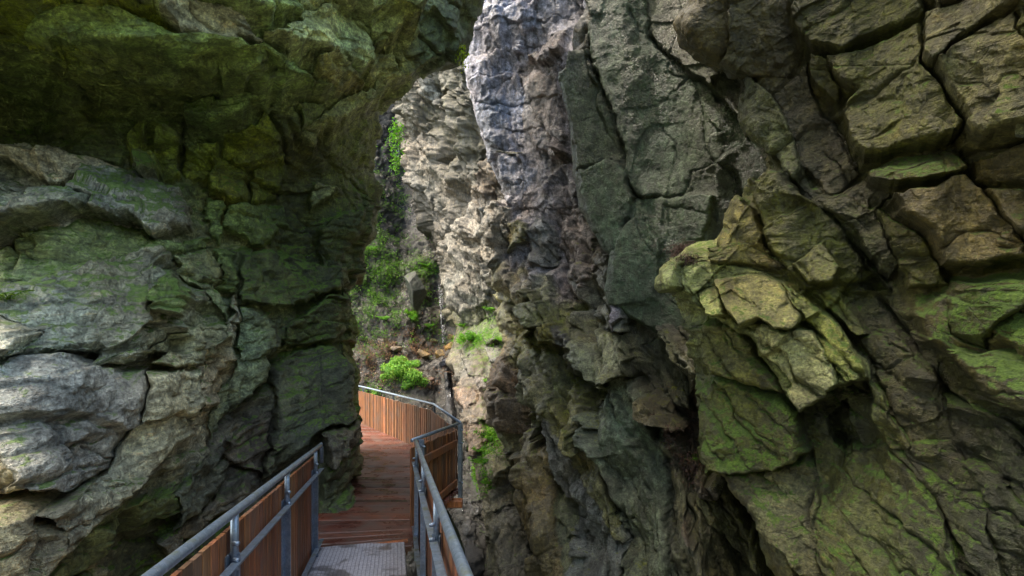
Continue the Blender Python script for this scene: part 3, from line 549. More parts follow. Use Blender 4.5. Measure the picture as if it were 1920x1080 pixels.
#PILLAR
BL = (.39, .40, .50); BRN = (.3, .26, .25); YEL = (.3, .28, .12)
pil_blocks = [
 B(P1, [(30,170),(60,80),(270,10),(320,-40),(230,200),(240,430),(230,590),(160,560),(95,480),(60,380)], .16, 10, tx=-.3, col=(.44,.45,.56), moss=0),
 B(P1, [(260,230),(340,165),(370,240),(330,250)], .3, 6, ty=.6, col=BRN), B(P1, [(340,130),(400,100),(400,200),(370,250)], .25, 6, ty=.5, col=BRN),
 B(P1, [(240,350),(380,250),(400,480),(430,560),(400,600),(300,560),(240,480)], .2, 12, col=BRN), B(P1, [(360,520),(430,550),(430,580),(380,570)], .4, 5, ty=.5, col=BRN),
 B(P1, [(160,580),(230,560),(245,575),(200,590)], .25, 5, ty=.7, col=(.2,.2,.1)),
 B(P1, [(170,590),(240,580),(300,640),(260,760),(230,820),(180,740)], .12, 10, col=(.44,.435,.5), moss=0),
 B(P1, [(110,870),(160,760),(210,790),(200,900),(160,1010)], .35, 10, tx=-.3, col=(.34,.32,.27), moss=0),
 B(P1, [(210,840),(250,820),(290,880),(240,960),(200,900)], .35, 8, col=YEL), B(P1, [(360,800),(480,760),(500,870),(510,1000),(490,1070),(400,1020)], .1, 12, col=BRN),
 B(P1, [(340,660),(420,620),(470,700),(460,760),(360,790)], .2, 12, col=(.22,.2,.22)),
 B(P1, [(0,540),(0,0)], .1) if False else B(P1, [(280,880),(340,800),(380,900),(360,1000),(290,980)], .25, 10, col=(.19,.19,.17)),
 # lower blades
 B(Q1, [(200,300),(260,250),(300,330),(320,480),(270,560),(220,480)], .25, 10, col=(.24,.17,.13)),
 B(Q1, [(320,260),(400,250),(420,360),(400,520),(320,430),(300,330)], .3, 12, tx=-.3, col=(.17,.17,.11)),
 B(Q1, [(340,70),(400,60),(450,140),(370,160)], .5, 7, ty=.3, col=(.26,.26,.14)), B(Q1, [(320,160),(370,155),(370,210),(320,200)], .45, 6, col=YEL), B(Q1, [(400,150),(450,140),(465,200),(410,210)], .45, 6, col=YEL),
 B(Q1, [(330,10),(360,20),(370,70),(340,60)], .4, 5, col=YEL), B(Q1, [(450,150),(500,160),(510,200),(460,210)], .4, 6, col=(.16,.16,.18)),
 B(Q1, [(270,540),(330,520),(400,650),(440,850),(540,1180),(420,1180),(340,850),(270,640)], .3, 14, tx=-.3, col=(.22,.18,.11)),
 B(Q1, [(400,500),(500,640),(560,800),(680,880),(710,1180),(560,1180),(480,800),(400,620)], .25, 12, col=(.19,.21,.22), moss=0),
 B(Q1, [(490,350),(540,420),(560,560),(620,720),(680,930),(600,850),(520,700),(490,500)], .35, 10, col=(.17,.17,.08), moss=.4),
 B(Q1, [(540,330),(700,310),(760,380),(750,480),(800,600),(830,800),(860,900),(900,1180),(740,1180),(680,900),(620,700),(560,550),(540,420)], .4, 16, tx=-.2, col=(.17,.2,.15), moss=0),
 B(Q1, [(510,200),(580,160),(690,170),(700,300),(620,330),(540,320)], .65, 12, ty=.5, col=(.24,.26,.18), moss=.15),
 B(Q1, [(580,40),(640,20),(700,60),(700,160),(590,150)], .3, 8, col=(.2,.22,.2)), B(Q1, [(630,50),(690,50),(695,110),(650,160)], .4, 6, col=(.27,.26,.34), moss=0),
 B(Q1, [(720,210),(850,150),(930,330),(900,430),(780,370)], .15, 14, col=(.11,.12,.08)),
 B(Q1, [(740,370),(800,380),(880,480),(840,490),(760,450)], .6, 8, ty=.3, col=(.24,.22,.14)),
 B(Q1, [(750,540),(860,560),(990,700),(1040,690),(1180,960),(1250,1180),(900,1180),(850,900),(800,640)], .3, 14, col=(.13,.13,.09), moss=.2),
 B(Q1, [(780,640),(830,620),(1050,860),(1130,1180),(1050,1180),(900,850)], .45, 10, tx=.2, col=(.15,.14,.09), moss=.2),
 B(Q1, [(990,660),(1050,690),(1180,930),(1200,1000),(1080,900),(960,760)], .5, 12, col=(.17,.17,.1), moss=.3), B(Q1, [(960,650),(1050,690),(1040,740),(980,720)], .7, 7, col=(.22,.19,.17)),
 B(Q1, [(920,780),(960,800),(970,870),(930,860)], .6, 7, col=(.22,.17,.14)),
 B(Q1, [(500,500),(540,510),(550,580),(500,560)], .6, 6, col=YEL), B(Q1, [(320,430),(400,500),(400,620),(340,560)], -.2, 10, col=(.08,.07,.05)),
]
pil_lines = [L(P1, [(150,560),(230,600)], 3, .12), L(P1, [(130,350),(180,300),(240,280)], 2, .08), L(P1, [(95,430),(230,420)], 2, .06), L(P1, [(150,100),(130,220),(150,330),(145,480)], 1.6, .05), L(P1, [(480,760),(500,860),(560,960)], 4, .3),
 L(Q1, [(400,500),(440,640),(480,800),(560,1000),(580,1080)], 4, .2), L(Q1, [(530,420),(560,570),(640,740),(690,900),(740,1080)], 3, .2), L(Q1, [(760,480),(800,640),(850,850),(900,1080)], 4, .3), L(Q1, [(700,300),(760,370),(850,440),(930,500)], 6, .4)]
sil_pil = [(950,-900),(915,-40),(907,5),(880,50),(874,85),(875,140),(890,200),(897,235),(907,265),(912,300),(925,320),(940,345),(948,368),(928,390),(918,405),(914,435),(919,468),(936,512),(945,542),(944,579),(947,627),(943,675),(942,694),(947,738),(958,783),(962,812),(982,850),(994,900),(1006,955),(1040,1015),(1052,1080),(1120,1500)]
cliff('grey_rock_pillar', -1, (1900, 1560), sil_pil, [(-220, -30, 12), (-30, 1100, 1.45), (1100, 1500, 12)], 1.35, [850,950,1050,1150,1300,1500,1900], [-900,0,300,600,800,1080,1500],
      [[12.5,11.6,10.6,9.8,8.8,8.2,7.6],[13.0,12.0,11.0,10.2,9.2,8.4,7.8],[13.2,12.2,11.1,10.2,9.2,8.4,7.8],[12.6,11.8,10.2,8.5,7.6,7.2,7.0],[11.4,10.8,9.2,8.0,7.1,6.8,6.5],[10,9.2,8.4,7.5,6.7,6.2,5.8],[8,7.4,6.8,6.3,5.8,5.4,5.2]],
      (-.5, -.86, 0), pil_blocks, 1.5, .45, pil_lines,
      [(900,60,BL,0),(930,200,(.46,.455,.52),0),(940,320,(.44,.435,.5),0),(1000,60,(.34,.33,.38),0),(1010,200,BRN,.1),(1060,300,(.3,.27,.28),0),(1020,420,(.34,.32,.35),.05),(930,440,(.3,.29,.28),0),(1060,520,(.26,.22,.23),0),(980,560,(.3,.28,.15),.3),(1000,480,(.33,.31,.34),0),(970,680,(.24,.19,.12),.2),(1010,640,(.24,.25,.1),.5),(1060,600,(.24,.25,.12),.4),
       (1100,640,(.2,.2,.13),.2),(1050,800,(.19,.2,.1),.4),(1000,900,(.2,.18,.1),.35),(1060,950,(.17,.19,.12),.3),(1090,720,(.18,.2,.11),.35),(1120,900,(.2,.22,.22),0),(1180,800,SG,0),(1200,1000,(.15,.18,.12),.05),(1300,900,(.14,.14,.09),.2),(1270,780,(.13,.09,.08),.1),(1400,1000,(.12,.13,.07),.3),(1250,650,(.1,.1,.08),.1),(1150,560,(.17,.18,.15),.1)],
      [(SM([('y', 16)], (1.9, 1.2, .4)), 1.1, .2, 1.2, .04), (SM([('y', 16)], (1.9, 1.3, .4)), .6, -.14, 1.5, 0), (SM([('y', 16)], (1.8, 1.3, .5)), .32, .03, 1.3, .015), (SM([('y', -10)], (1.4, 1.3, .9)), .15, -.06, 1.4, 0)], jset=[((.955, .05, .27), .4, .3, .07, 460, 2000), ((.955, .05, .27), .14, .09, .03, 380, 2000), ((.99, 0, .1), .5, .1, .04, -900, 420), ((.2, 0, .98), .6, .06, .03, -900, 420)], fold=3, fold_in=25, edge=(26, .8),
      mat=rock_material('blue_grey_fractured_rock', (0, math.radians(16), 0), (2.6, 1.4, .7), .34, wet=.45, stain=.3, sat=1.35, val=.74, lichen=.3, up=.28, moss=(.12,.15,.015), moss2=(.24,.26,.04)), rough=.03, seed=34)

#FAR WALL
sil_far = [(700,-900),(715,0),(728,150),(738,180),(742,240),(750,280),(760,330),(785,385),(800,430),(828,475),(842,500),(848,560),(856,610),(880,640),(960,660),(1100,760)]
far_blocks = [B((640,100,2.7), [(345,180),(480,60),(620,60),(700,330),(720,500),(640,520),(440,400),(380,330)], .35, 16, tx=.2, col=(.13,.12,.06), moss=.3),
 B((640,100,2.7), [(390,140),(470,100),(520,300),(440,240)], .6, 8, col=(.5,.48,.42), moss=0),
 B((640,100,2.7), [(640,740),(740,800),(730,960),(640,930)], .5, 8, col=(.55,.52,.46), moss=0),
 B((640,100,2.7), [(700,560),(820,520),(840,640),(760,740),(700,700)], .6, 12, col=(.28,.2,.13)),
 B((640,420,2.7), [(560,120),(640,100),(760,180),(800,300),(760,400),(620,480),(560,380)], .5, 10, col=(.45,.42,.35), moss=.05)]
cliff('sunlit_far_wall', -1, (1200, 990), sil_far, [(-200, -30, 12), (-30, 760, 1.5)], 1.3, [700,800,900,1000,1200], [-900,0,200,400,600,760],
      [[24,20,17,15,14],[25,21.5,18.5,16.5,15],[25,22,19,17,16],[24,21.5,18.5,17,16],[22,19.5,17.5,16.5,16],[20,18,16.5,16,16]], (-.5, -.86, .1), far_blocks, 1., .55, [],
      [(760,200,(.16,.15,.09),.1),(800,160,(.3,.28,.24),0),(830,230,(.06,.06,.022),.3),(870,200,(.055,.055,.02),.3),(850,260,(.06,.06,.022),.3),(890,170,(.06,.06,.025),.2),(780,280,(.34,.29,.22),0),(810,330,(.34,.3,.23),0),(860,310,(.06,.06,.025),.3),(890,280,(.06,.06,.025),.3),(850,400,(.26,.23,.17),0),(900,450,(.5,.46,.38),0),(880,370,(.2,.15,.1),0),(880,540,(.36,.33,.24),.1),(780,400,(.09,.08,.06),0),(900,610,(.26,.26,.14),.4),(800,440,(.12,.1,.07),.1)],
      [(SM([('y', 38)], (2.0, 1.1, .5)), 1.9, .8, 1.3, .1), (SM([('y', 38)], (2.0, 1.2, .6)), .9, -.6, 1.5, 0), (SM([('y', 38)], (1.8, 1.2, .7)), .45, .2, 1.3, .06), (SM([('y', 38)], (1.8, 1.2, .7)), .25, -.16, 1.5, 0)], jset=[((.95, 0, .32), .55, .3, .08, -900, 2000), ((.95, 0, .32), .22, .1, .05, -900, 2000)], fold=2, fold_in=8, edge=(20, 1.),
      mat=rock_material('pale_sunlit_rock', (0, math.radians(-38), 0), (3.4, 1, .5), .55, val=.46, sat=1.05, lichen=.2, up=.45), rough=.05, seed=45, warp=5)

#GULLY
gully_sil = [(1010, -200), (1010, 1500)]
DKR = (.055, .05, .045)
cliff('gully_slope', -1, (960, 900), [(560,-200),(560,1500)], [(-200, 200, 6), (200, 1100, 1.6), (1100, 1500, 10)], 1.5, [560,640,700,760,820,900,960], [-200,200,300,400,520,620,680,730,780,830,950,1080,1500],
      [[27,27,27,27,27,27,27],[26,26,27,27.5,27,26,26],[24,24.5,26,27,26.5,25,25],[21.5,22,23.5,25.5,25,24,23.5],[19.5,20,21,22,23,22,21],[18,18.3,19,19.6,21,20.5,19],[17,17.2,17.6,18,18.6,18.8,18],[16.2,16.4,16.6,16.9,17.4,17.6,17],[15.6,15.8,15.9,16.1,16.4,16.6,16],[14.9,15,15.1,15.2,15.3,15.3,15],[13,13,13,13,13,12.9,13],[11.2,11.2,11.2,11.2,11.2,11.2,11.2],[9.5]*7],
      (0, -1, .3), [B((640,420,2.7), [(325,240),(370,230),(400,300),(410,370),(370,390),(330,320)], .6, 7, col=(.12,.13,.1)), B((640,420,2.7), [(440,420),(500,400),(500,560),(450,560)], .4, 8, col=(.13,.1,.07)), B((640,420,2.7), [(380,260),(440,280),(450,380),(400,370)], .6, 8, col=(.2,.17,.1)),
      B((640,420,2.7), [(440,30),(540,20),(560,180),(470,190)], .6, 10, col=(.18,.14,.09))],
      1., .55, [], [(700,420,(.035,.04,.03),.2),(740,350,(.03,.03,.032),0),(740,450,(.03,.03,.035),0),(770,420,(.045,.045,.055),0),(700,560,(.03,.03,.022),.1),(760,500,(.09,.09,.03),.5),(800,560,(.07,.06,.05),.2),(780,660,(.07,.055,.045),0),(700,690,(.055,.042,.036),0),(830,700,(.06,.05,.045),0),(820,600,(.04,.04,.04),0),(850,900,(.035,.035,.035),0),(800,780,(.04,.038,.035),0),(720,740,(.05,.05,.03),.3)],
      [(SM([('y', 30)], (1, 1, 1.6)), 1.4, .6, 1., .04), (SM([('y', 30)], (1, 1, 1.8)), .5, .28, 1., .03), (SM([('y', 30)], (1, 1, 1.6)), .18, .11, 1., .01)], painted_shade=[(855, 880, 60, 170, .3), (745, 330, 60, 90, .5), (740, 500, 120, 110, .7)], fold=0, edge=(0, 0),
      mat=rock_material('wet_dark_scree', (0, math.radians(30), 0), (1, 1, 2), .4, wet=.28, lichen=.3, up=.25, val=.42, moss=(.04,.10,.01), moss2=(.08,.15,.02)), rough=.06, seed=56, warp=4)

#BANK
sil_bank = [(838, 560), (850, 620), (842, 680), (856, 720), (865, 760), (876, 800), (882, 850), (894, 900), (906, 960), (913, 1020), (918, 1080), (940, 1500)]
BK = (640, 420, 2.7)
bank_blocks = [B(BK, [(570,830),(680,820),(700,870),(650,960),(590,900)], .4, 8, col=(.27,.19,.14)), B(BK, [(620,950),(740,900),(770,960),(700,1020),(630,1030)], .45, 8, ty=.4, col=(.25,.2,.15)), B(BK, [(640,690),(700,640),(740,700),(720,760),(650,750)], .35, 6, col=(.2,.17,.13)),
 B(BK, [(750,640),(820,620),(830,700),(770,710)], .4, 6, col=(.24,.24,.24)), B(BK, [(740,590),(800,560),(830,600),(760,640)], .5, 8, ty=.4, col=(.13,.13,.09)), B(BK, [(690,760),(760,780),(770,860),(700,850)], .35, 7, col=(.26,.22,.2)),
 B(Q1, [(60,520),(140,500),(170,570),(110,640),(80,600)], .4, 8, col=(.26,.18,.13)), B(Q1, [(150,650),(200,600),(280,600),(270,680),(200,730)], .6, 10, ty=.3, col=(.3,.28,.16), moss=.2), B(Q1, [(160,740),(280,750),(290,820),(190,830)], .5, 9, ty=.3, col=(.22,.2,.12)),
 B(Q1, [(150,830),(280,800),(330,980),(340,1100),(200,1100)], .3, 14, col=(.14,.13,.09), moss=.1), B(Q1, [(290,850),(340,850),(420,1100),(350,1100)], -.5, 10, col=(.03,.03,.02))]
cliff('rocky_stream_bank', -1, (1300, 1140), sil_bank, [(560, 1100, 1.4), (1100, 1500, 12)], 1.3, [830,900,960,1050,1200,1300], [560,650,720,800,900,1000,1080,1500],
      [[20,18.5,17.5,16.5,15,15],[17.5,16.5,15.5,14.5,13.5,13],[15.2,14.4,13.8,13,12,12],[13.4,12.9,12.5,12,11,11],[11.9,11.5,11.3,11,10,10],[10.8,10.4,10.2,10,9.3,9.3],[10,9.6,9.4,9.3,8.8,8.8],[8,8,8,8,8,8]], (-.4, -.85, .3), bank_blocks, 1., .55, [],
      [(860,650,(.2,.17,.12),.3),(900,640,(.14,.17,.07),.7),(920,560,(.13,.17,.06),.7),(890,740,(.27,.2,.15),0),(880,700,(.2,.18,.16),0),(930,720,(.15,.16,.09),.5),(900,800,(.22,.17,.12),.2),(890,860,(.24,.21,.17),.1),(940,860,(.28,.25,.14),.3),(930,950,(.14,.13,.09),.1),(900,1000,(.1,.1,.05),.5),(990,1000,(.05,.05,.035),0)],
      [(SM([('y', -25)], (1.2, 1, .9)), .8, .36, 1.1, .03), (SM([('y', -25)], (1.2, 1, .9)), .3, .15, 1.1, .02), (SM([('y', -20)], (1.2, 1, .9)), .12, .05, 1., .006)], fold=2, fold_in=14, edge=(24, .7),
      mat=rock_material('broken_brown_rock', (0, math.radians(20), 0), (2, 1, .7), .45, val=.72, sat=1.1, wet=.4, lichen=.4, up=.3), rough=.04, seed=67, warp=5)
#TAIL
# ------------------------------------------------------------------ things: helpers
def tag(o, label=None, cat=None, group=None, kind=None):
    if label: o['label'] = label
    if cat: o['category'] = cat
    if group: o['group'] = group
    if kind: o['kind'] = kind
    return o
def empty(name, loc, label, cat, group=None):
    o = bpy.data.objects.new(name, None); COL.objects.link(o); o.location = loc; o.empty_display_size = .1
    return tag(o, label, cat, group)
class MB:
    """collects boxes, tubes and leaves, then becomes one mesh object"""
    def __init__(s): s.v = []; s.f = []; s.c = []; s.sm = []
    def add(s, V, Fc, col=(1, 1, 1), smooth_=False):
        o = len(s.v); s.v += [tuple(x) for x in V]; s.f += [tuple(i + o for i in q) for q in Fc]; s.c += [col] * len(V); s.sm += [smooth_] * len(Fc)
    def beam(s, a, b, w, h, up=(0, 0, 1), col=(1, 1, 1), bev=.0):
        a = Vector(a); b = Vector(b); d = (b - a).normalized(); up = Vector(up); sx = d.cross(up).normalized(); uy = sx.cross(d).normalized()
        e = min(w, h) * .14
        pr = [(-w/2+e, -h/2), (w/2-e, -h/2), (w/2, -h/2+e), (w/2, h/2-e), (w/2-e, h/2), (-w/2+e, h/2), (-w/2, h/2-e), (-w/2, -h/2+e)]
        V = [a + sx * x + uy * y for x, y in pr] + [b + sx * x + uy * y for x, y in pr]
        Fc = [(i, (i + 1) % 8, 8 + (i + 1) % 8, 8 + i) for i in range(8)] + [tuple(range(7, -1, -1)), tuple(range(8, 16))]
        s.add(V, Fc, col)
    def tube(s, pts, r, n=14, col=(1, 1, 1), cap=True):
        pts = [Vector(p) for p in pts]; V = []; Fc = []
        for i, p in enumerate(pts):
            d = (pts[min(i + 1, len(pts) - 1)] - pts[max(i - 1, 0)]).normalized()
            u = d.cross(Vector((0, 0, 1)) if abs(d.z) < .9 else Vector((1, 0, 0))).normalized(); v = d.cross(u)
            rr = r[i] if isinstance(r, (list, tuple)) else r
            V += [p + (u * math.cos(2 * math.pi * k / n) + v * math.sin(2 * math.pi * k / n)) * rr for k in range(n)]
        for i in range(len(pts) - 1): Fc += [(i * n + k, i * n + (k + 1) % n, (i + 1) * n + (k + 1) % n, (i + 1) * n + k) for k in range(n)]
        if cap: Fc += [tuple(range(n - 1, -1, -1)), tuple(range((len(pts) - 1) * n, len(pts) * n))]
        s.add(V, Fc, col, True)
    def build(s, name, mat, parent=None):
        me = bpy.data.meshes.new(name); me.from_pydata(s.v, [], s.f)
        ca = me.color_attributes.new('tint', 'FLOAT_COLOR', 'POINT'); ca.data.foreach_set('color', np.array([tuple(c) + (1,) for c in s.c], np.float32).ravel())
        me.polygons.foreach_set('use_smooth', s.sm)
        me.materials.append(mat); me.update()
        o = bpy.data.objects.new(name, me); COL.objects.link(o)
        if parent is not None:
            o.parent = parent; o.location = -Vector(parent.location) if parent.type == 'EMPTY' else (0, 0, 0)
        return o

def wood_mat(name, base, dark, grain_axis='z', rough=.6, wet=0.):
    t = NT(name); tc = t.n('ShaderNodeTexCoord').outputs['Object']; at_ = t.n('ShaderNodeAttribute'); at_.attribute_name = 'tint'
    scl = {'z': (1, 1, .06), 'x': (.06, 1, 1)}[grain_axis]
    g = t.noise(t.mapping(tc, scale=scl), 60, 5, .7, .4); g2 = t.noise(t.mapping(tc, scale=scl), 14, 4, .6); n = t.noise(tc, 3, 4, .6)
    c = t.mix(t.ramp(g, .35, .7), dark, base); c = t.mix(t.ramp(g2, .45, .75, 0, .5), c, t.mix(1., c, (.45, .4, .36), 'MULTIPLY'))
    c = t.mix(1., c, at_.outputs['Color'], 'MULTIPLY'); c = t.mix(t.ramp(n, .46, .68, 0, .5), c, (.14, .115, .095))
    ro = t.ramp(n, .35, .65, rough - wet, rough + .12)
    t.bsdf(c, ro, t.bump(g, .35, .004)); return t.m
def galv_mat():
    t = NT('galvanised_steel'); tc = t.n('ShaderNodeTexCoord').outputs['Object']
    v = t.n('ShaderNodeTexVoronoi'); t.l(tc, v.inputs['Vector']); v.inputs['Scale'].default_value = 70
    n = t.noise(tc, 9, 5, .65); n2 = t.noise(tc, 80, 4, .7); n3 = t.noise(tc, 4, 3)
    sp = t.n('ShaderNodeSeparateColor'); t.l(v.outputs['Color'], sp.inputs[0])
    c = t.mix(sp.outputs[0], (.20, .27, .37), (.34, .41, .52)); c = t.mix(t.ramp(n, .4, .75), c, (.22, .25, .28))
    c = t.mix(t.math('MULTIPLY', t.ramp(n2, .6, .72), t.ramp(n3, .5, .62)), c, (.75, .75, .72))
    geo = t.n('ShaderNodeNewGeometry'); sep = t.n('ShaderNodeSeparateXYZ'); t.l(geo.outputs['Normal'], sep.inputs[0])
    al = t.math('MULTIPLY', t.ramp(sep.outputs['Z'], .4, .9), t.ramp(n, .52, .68, 0, .5)); c = t.mix(al, c, (.22, .24, .07))
    o = t.bsdf(c, t.ramp(n, .3, .7, .28, .5), t.bump(n2, .25, .002), metal=.6); return t.m
def leaf_mat(name, a, b, trans=.35):
    t = NT(name); at_ = t.n('ShaderNodeAttribute'); at_.attribute_name = 'tint'
    tc = t.n('ShaderNodeTexCoord').outputs['Object']; c = t.mix(t.ramp(t.noise(tc, 7, 3), .35, .65), a, b); c = t.mix(1., c, at_.outputs['Color'], 'MULTIPLY')
    d = t.n('ShaderNodeBsdfPrincipled'); t.l(c, d.inputs['Base Color']); d.inputs['Roughness'].default_value = .6; d.inputs['Specular IOR Level'].default_value = .2
    tr = t.n('ShaderNodeBsdfTranslucent'); t.l(t.mix(1., c, (1.2, 1.3, .5), 'MULTIPLY'), tr.inputs[0])
    mx = t.n('ShaderNodeMixShader'); mx.inputs[0].default_value = trans; t.l(d.outputs[0], mx.inputs[1]); t.l(tr.outputs[0], mx.inputs[2]); t.l(mx.outputs[0], t.out.inputs[0]); return t.m
M_board = wood_mat('larch_boards', (.40, .18, .075), (.14, .055, .026), 'z', .55)
M_deck = wood_mat('wet_brown_deck', (.19, .075, .052), (.08, .032, .026), 'x', .38, wet=.16)
M_galv = galv_mat()
M_leaf = leaf_mat('fresh_leaves', (.05, .19, .01), (.15, .36, .02)); M_leafd = leaf_mat('dark_leaves', (.06, .14, .02), (.12, .22, .03)); M_cover = leaf_mat('gully_leaves', (.02, .07, .006), (.1, .24, .015), .25); M_pale = leaf_mat('pale_leaves', (.12, .3, .05), (.24, .44, .09))

# ------------------------------------------------------------------ ramp and boardwalk
def rz(Y): return -1.65 - .194 * Y
def rx(x0, Y): return x0 - .228 * Y
def ramp_metal():
    t = NT('ribbed_ramp_metal'); tc = t.n('ShaderNodeTexCoord').outputs['Object']
    w1 = t.n('ShaderNodeTexWave'); w1.bands_direction = 'Y'; t.l(tc, w1.inputs['Vector']); w1.inputs['Scale'].default_value = 14; w1.inputs['Distortion'].default_value = .4
    w2 = t.n('ShaderNodeTexWave'); w2.bands_direction = 'X'; t.l(t.mapping(tc, (0, 0, math.radians(-12.8))), w2.inputs['Vector']); w2.inputs['Scale'].default_value = 9; w2.inputs['Distortion'].default_value = .3
    n = t.noise(tc, 2.2, 5, .7, .5); n2 = t.noise(tc, 45, 4, .7)
    c = t.mix(t.ramp(n2, .35, .7), (.34, .34, .40), (.56, .56, .64)); c = t.mix(t.ramp(w1.outputs['Fac'], .75, 1., 0, .35), c, (.09, .085, .09)); c = t.mix(t.ramp(w2.outputs['Fac'], .84, 1., 0, .55), c, (.07, .065, .07))
    wetm = t.ramp(n, .5, .58); c = t.mix(t.math('MULTIPLY', wetm, .7), c, (.055, .05, .055))
    h = t.math('ADD', w1.outputs['Fac'], t.math('MULTIPLY', w2.outputs['Fac'], .6)); h = t.math('ADD', h, t.math('MULTIPLY', n2, .8))
    t.bsdf(c, t.ramp(n, .5, .58, .62, .3), t.bump(h, .5, .006), metal=.1); return t.m
root = empty('access_ramp', (0, 0, rz(0)), 'grey ribbed metal ramp sloping down to the brown boardwalk', 'ramp')
m = MB(); V = []; Fc = []
ny = 24
for i in range(ny + 1):
    for x0, sk in ((-.82, 5.27), (.098, 5.54)):
        Y = -1.6 + (sk + 1.6) * i / ny; V.append((rx(x0, Y), Y, rz(Y)))
    if i: o = i * 2; Fc.append((o - 2, o - 1, o + 1, o))
V2 = [(x, y, z - .03) for x, y, z in V]; n0 = len(V)
Fb = [tuple(n0 + k for k in reversed(f)) for f in Fc] + [(i * 2, (i + 1) * 2, n0 + (i + 1) * 2, n0 + i * 2) for i in range(ny)] + [(i * 2 + 1, n0 + i * 2 + 1, n0 + i * 2 + 3, i * 2 + 3) for i in range(ny)] + [(2 * ny, 2 * ny + 1, n0 + 2 * ny + 1, n0 + 2 * ny)]
m.add(V + V2, Fc + Fb); m.build('ramp_deck', ramp_metal(), root)
m = MB()
for x0 in (-.80, .08): m.beam((rx(x0, -1.6), -1.6, rz(-1.6) - .11), (rx(x0, 5.25), 5.25, rz(5.25) - .11), .05, .14)
m.build('side_beam', M_galv, root)
RY = [5.3, 6.2, 8.3, 11., 13., 15., 17.5]; RXb = [-1.10, -1.15, -.90, -1.70, -3.05, -4.4, -7.5]
DZ = [-2.70, -2.86, -3.25, -3.54, -3.74, -3.94, -4.0]; LXb = [-2.03, -3.0, -4.4, -4.8, -5.5, -7.5, -9]
def dz(Y): return float(np.interp(Y, RY, DZ))
root = empty('boardwalk', (-1.6, 5.4, -2.75), 'reddish brown plank boardwalk curving left behind the rock', 'boardwalk')
m = MB(); Y = 5.42; k = 0; r_ = random.Random(3)
while Y < 16.6:
    pw = .116
    fan = max(0, (6.6 - Y) / 1.2); xl = float(np.interp(Y, RY, LXb)); xr = float(np.interp(Y, RY, RXb)) + .03
    yl = Y - .24 * fan * 1.0; yr = Y + .06 * fan
    yy = [(xl, yl - (0.0)), (xr, yr)]
    zl, zr = dz(Y), dz(Y); v = r_.uniform(.6, 1.35); jz = r_.uniform(-.007, .007); tn = (v * r_.uniform(.95, 1.15), v, v * r_.uniform(.9, 1.05))
    if k in (7, 8, 15): tn = (1.7, 1.35, 1.1)
    if k in (13, 20): tn = (.5, .5, .5)
    m.beam((xl, yl, zl - .037 + jz), (xr, yr, zr - .037 + jz), pw, .07, col=tn)
    Y += pw + .036; k += 1
m.build('deck_planks', M_deck, root)
m = MB(); m.beam((-2.03, 5.25, -2.735), (-1.12, 5.50, -2.735), .05, .07, col=(1.5, 1.1, .9)); m.build('edge_plank', M_board, root)
m = MB()
for off in (.12, 1.3):
    ps = [(x - off, y, z - .16) for x, y, z in zip(RXb, RY, DZ)]
    for a_, b_ in zip(ps[:-2], ps[1:-1]): m.beam(a_, b_, .1, .2)
m.build('joist', M_board, root)
m = MB(); m.beam((-1.3, 8.05, -3.38), (-.78, 8.05, -3.38), .12, .12, col=(1.5, 1.2, 1.)); m.build('cross_beam', M_board, root)

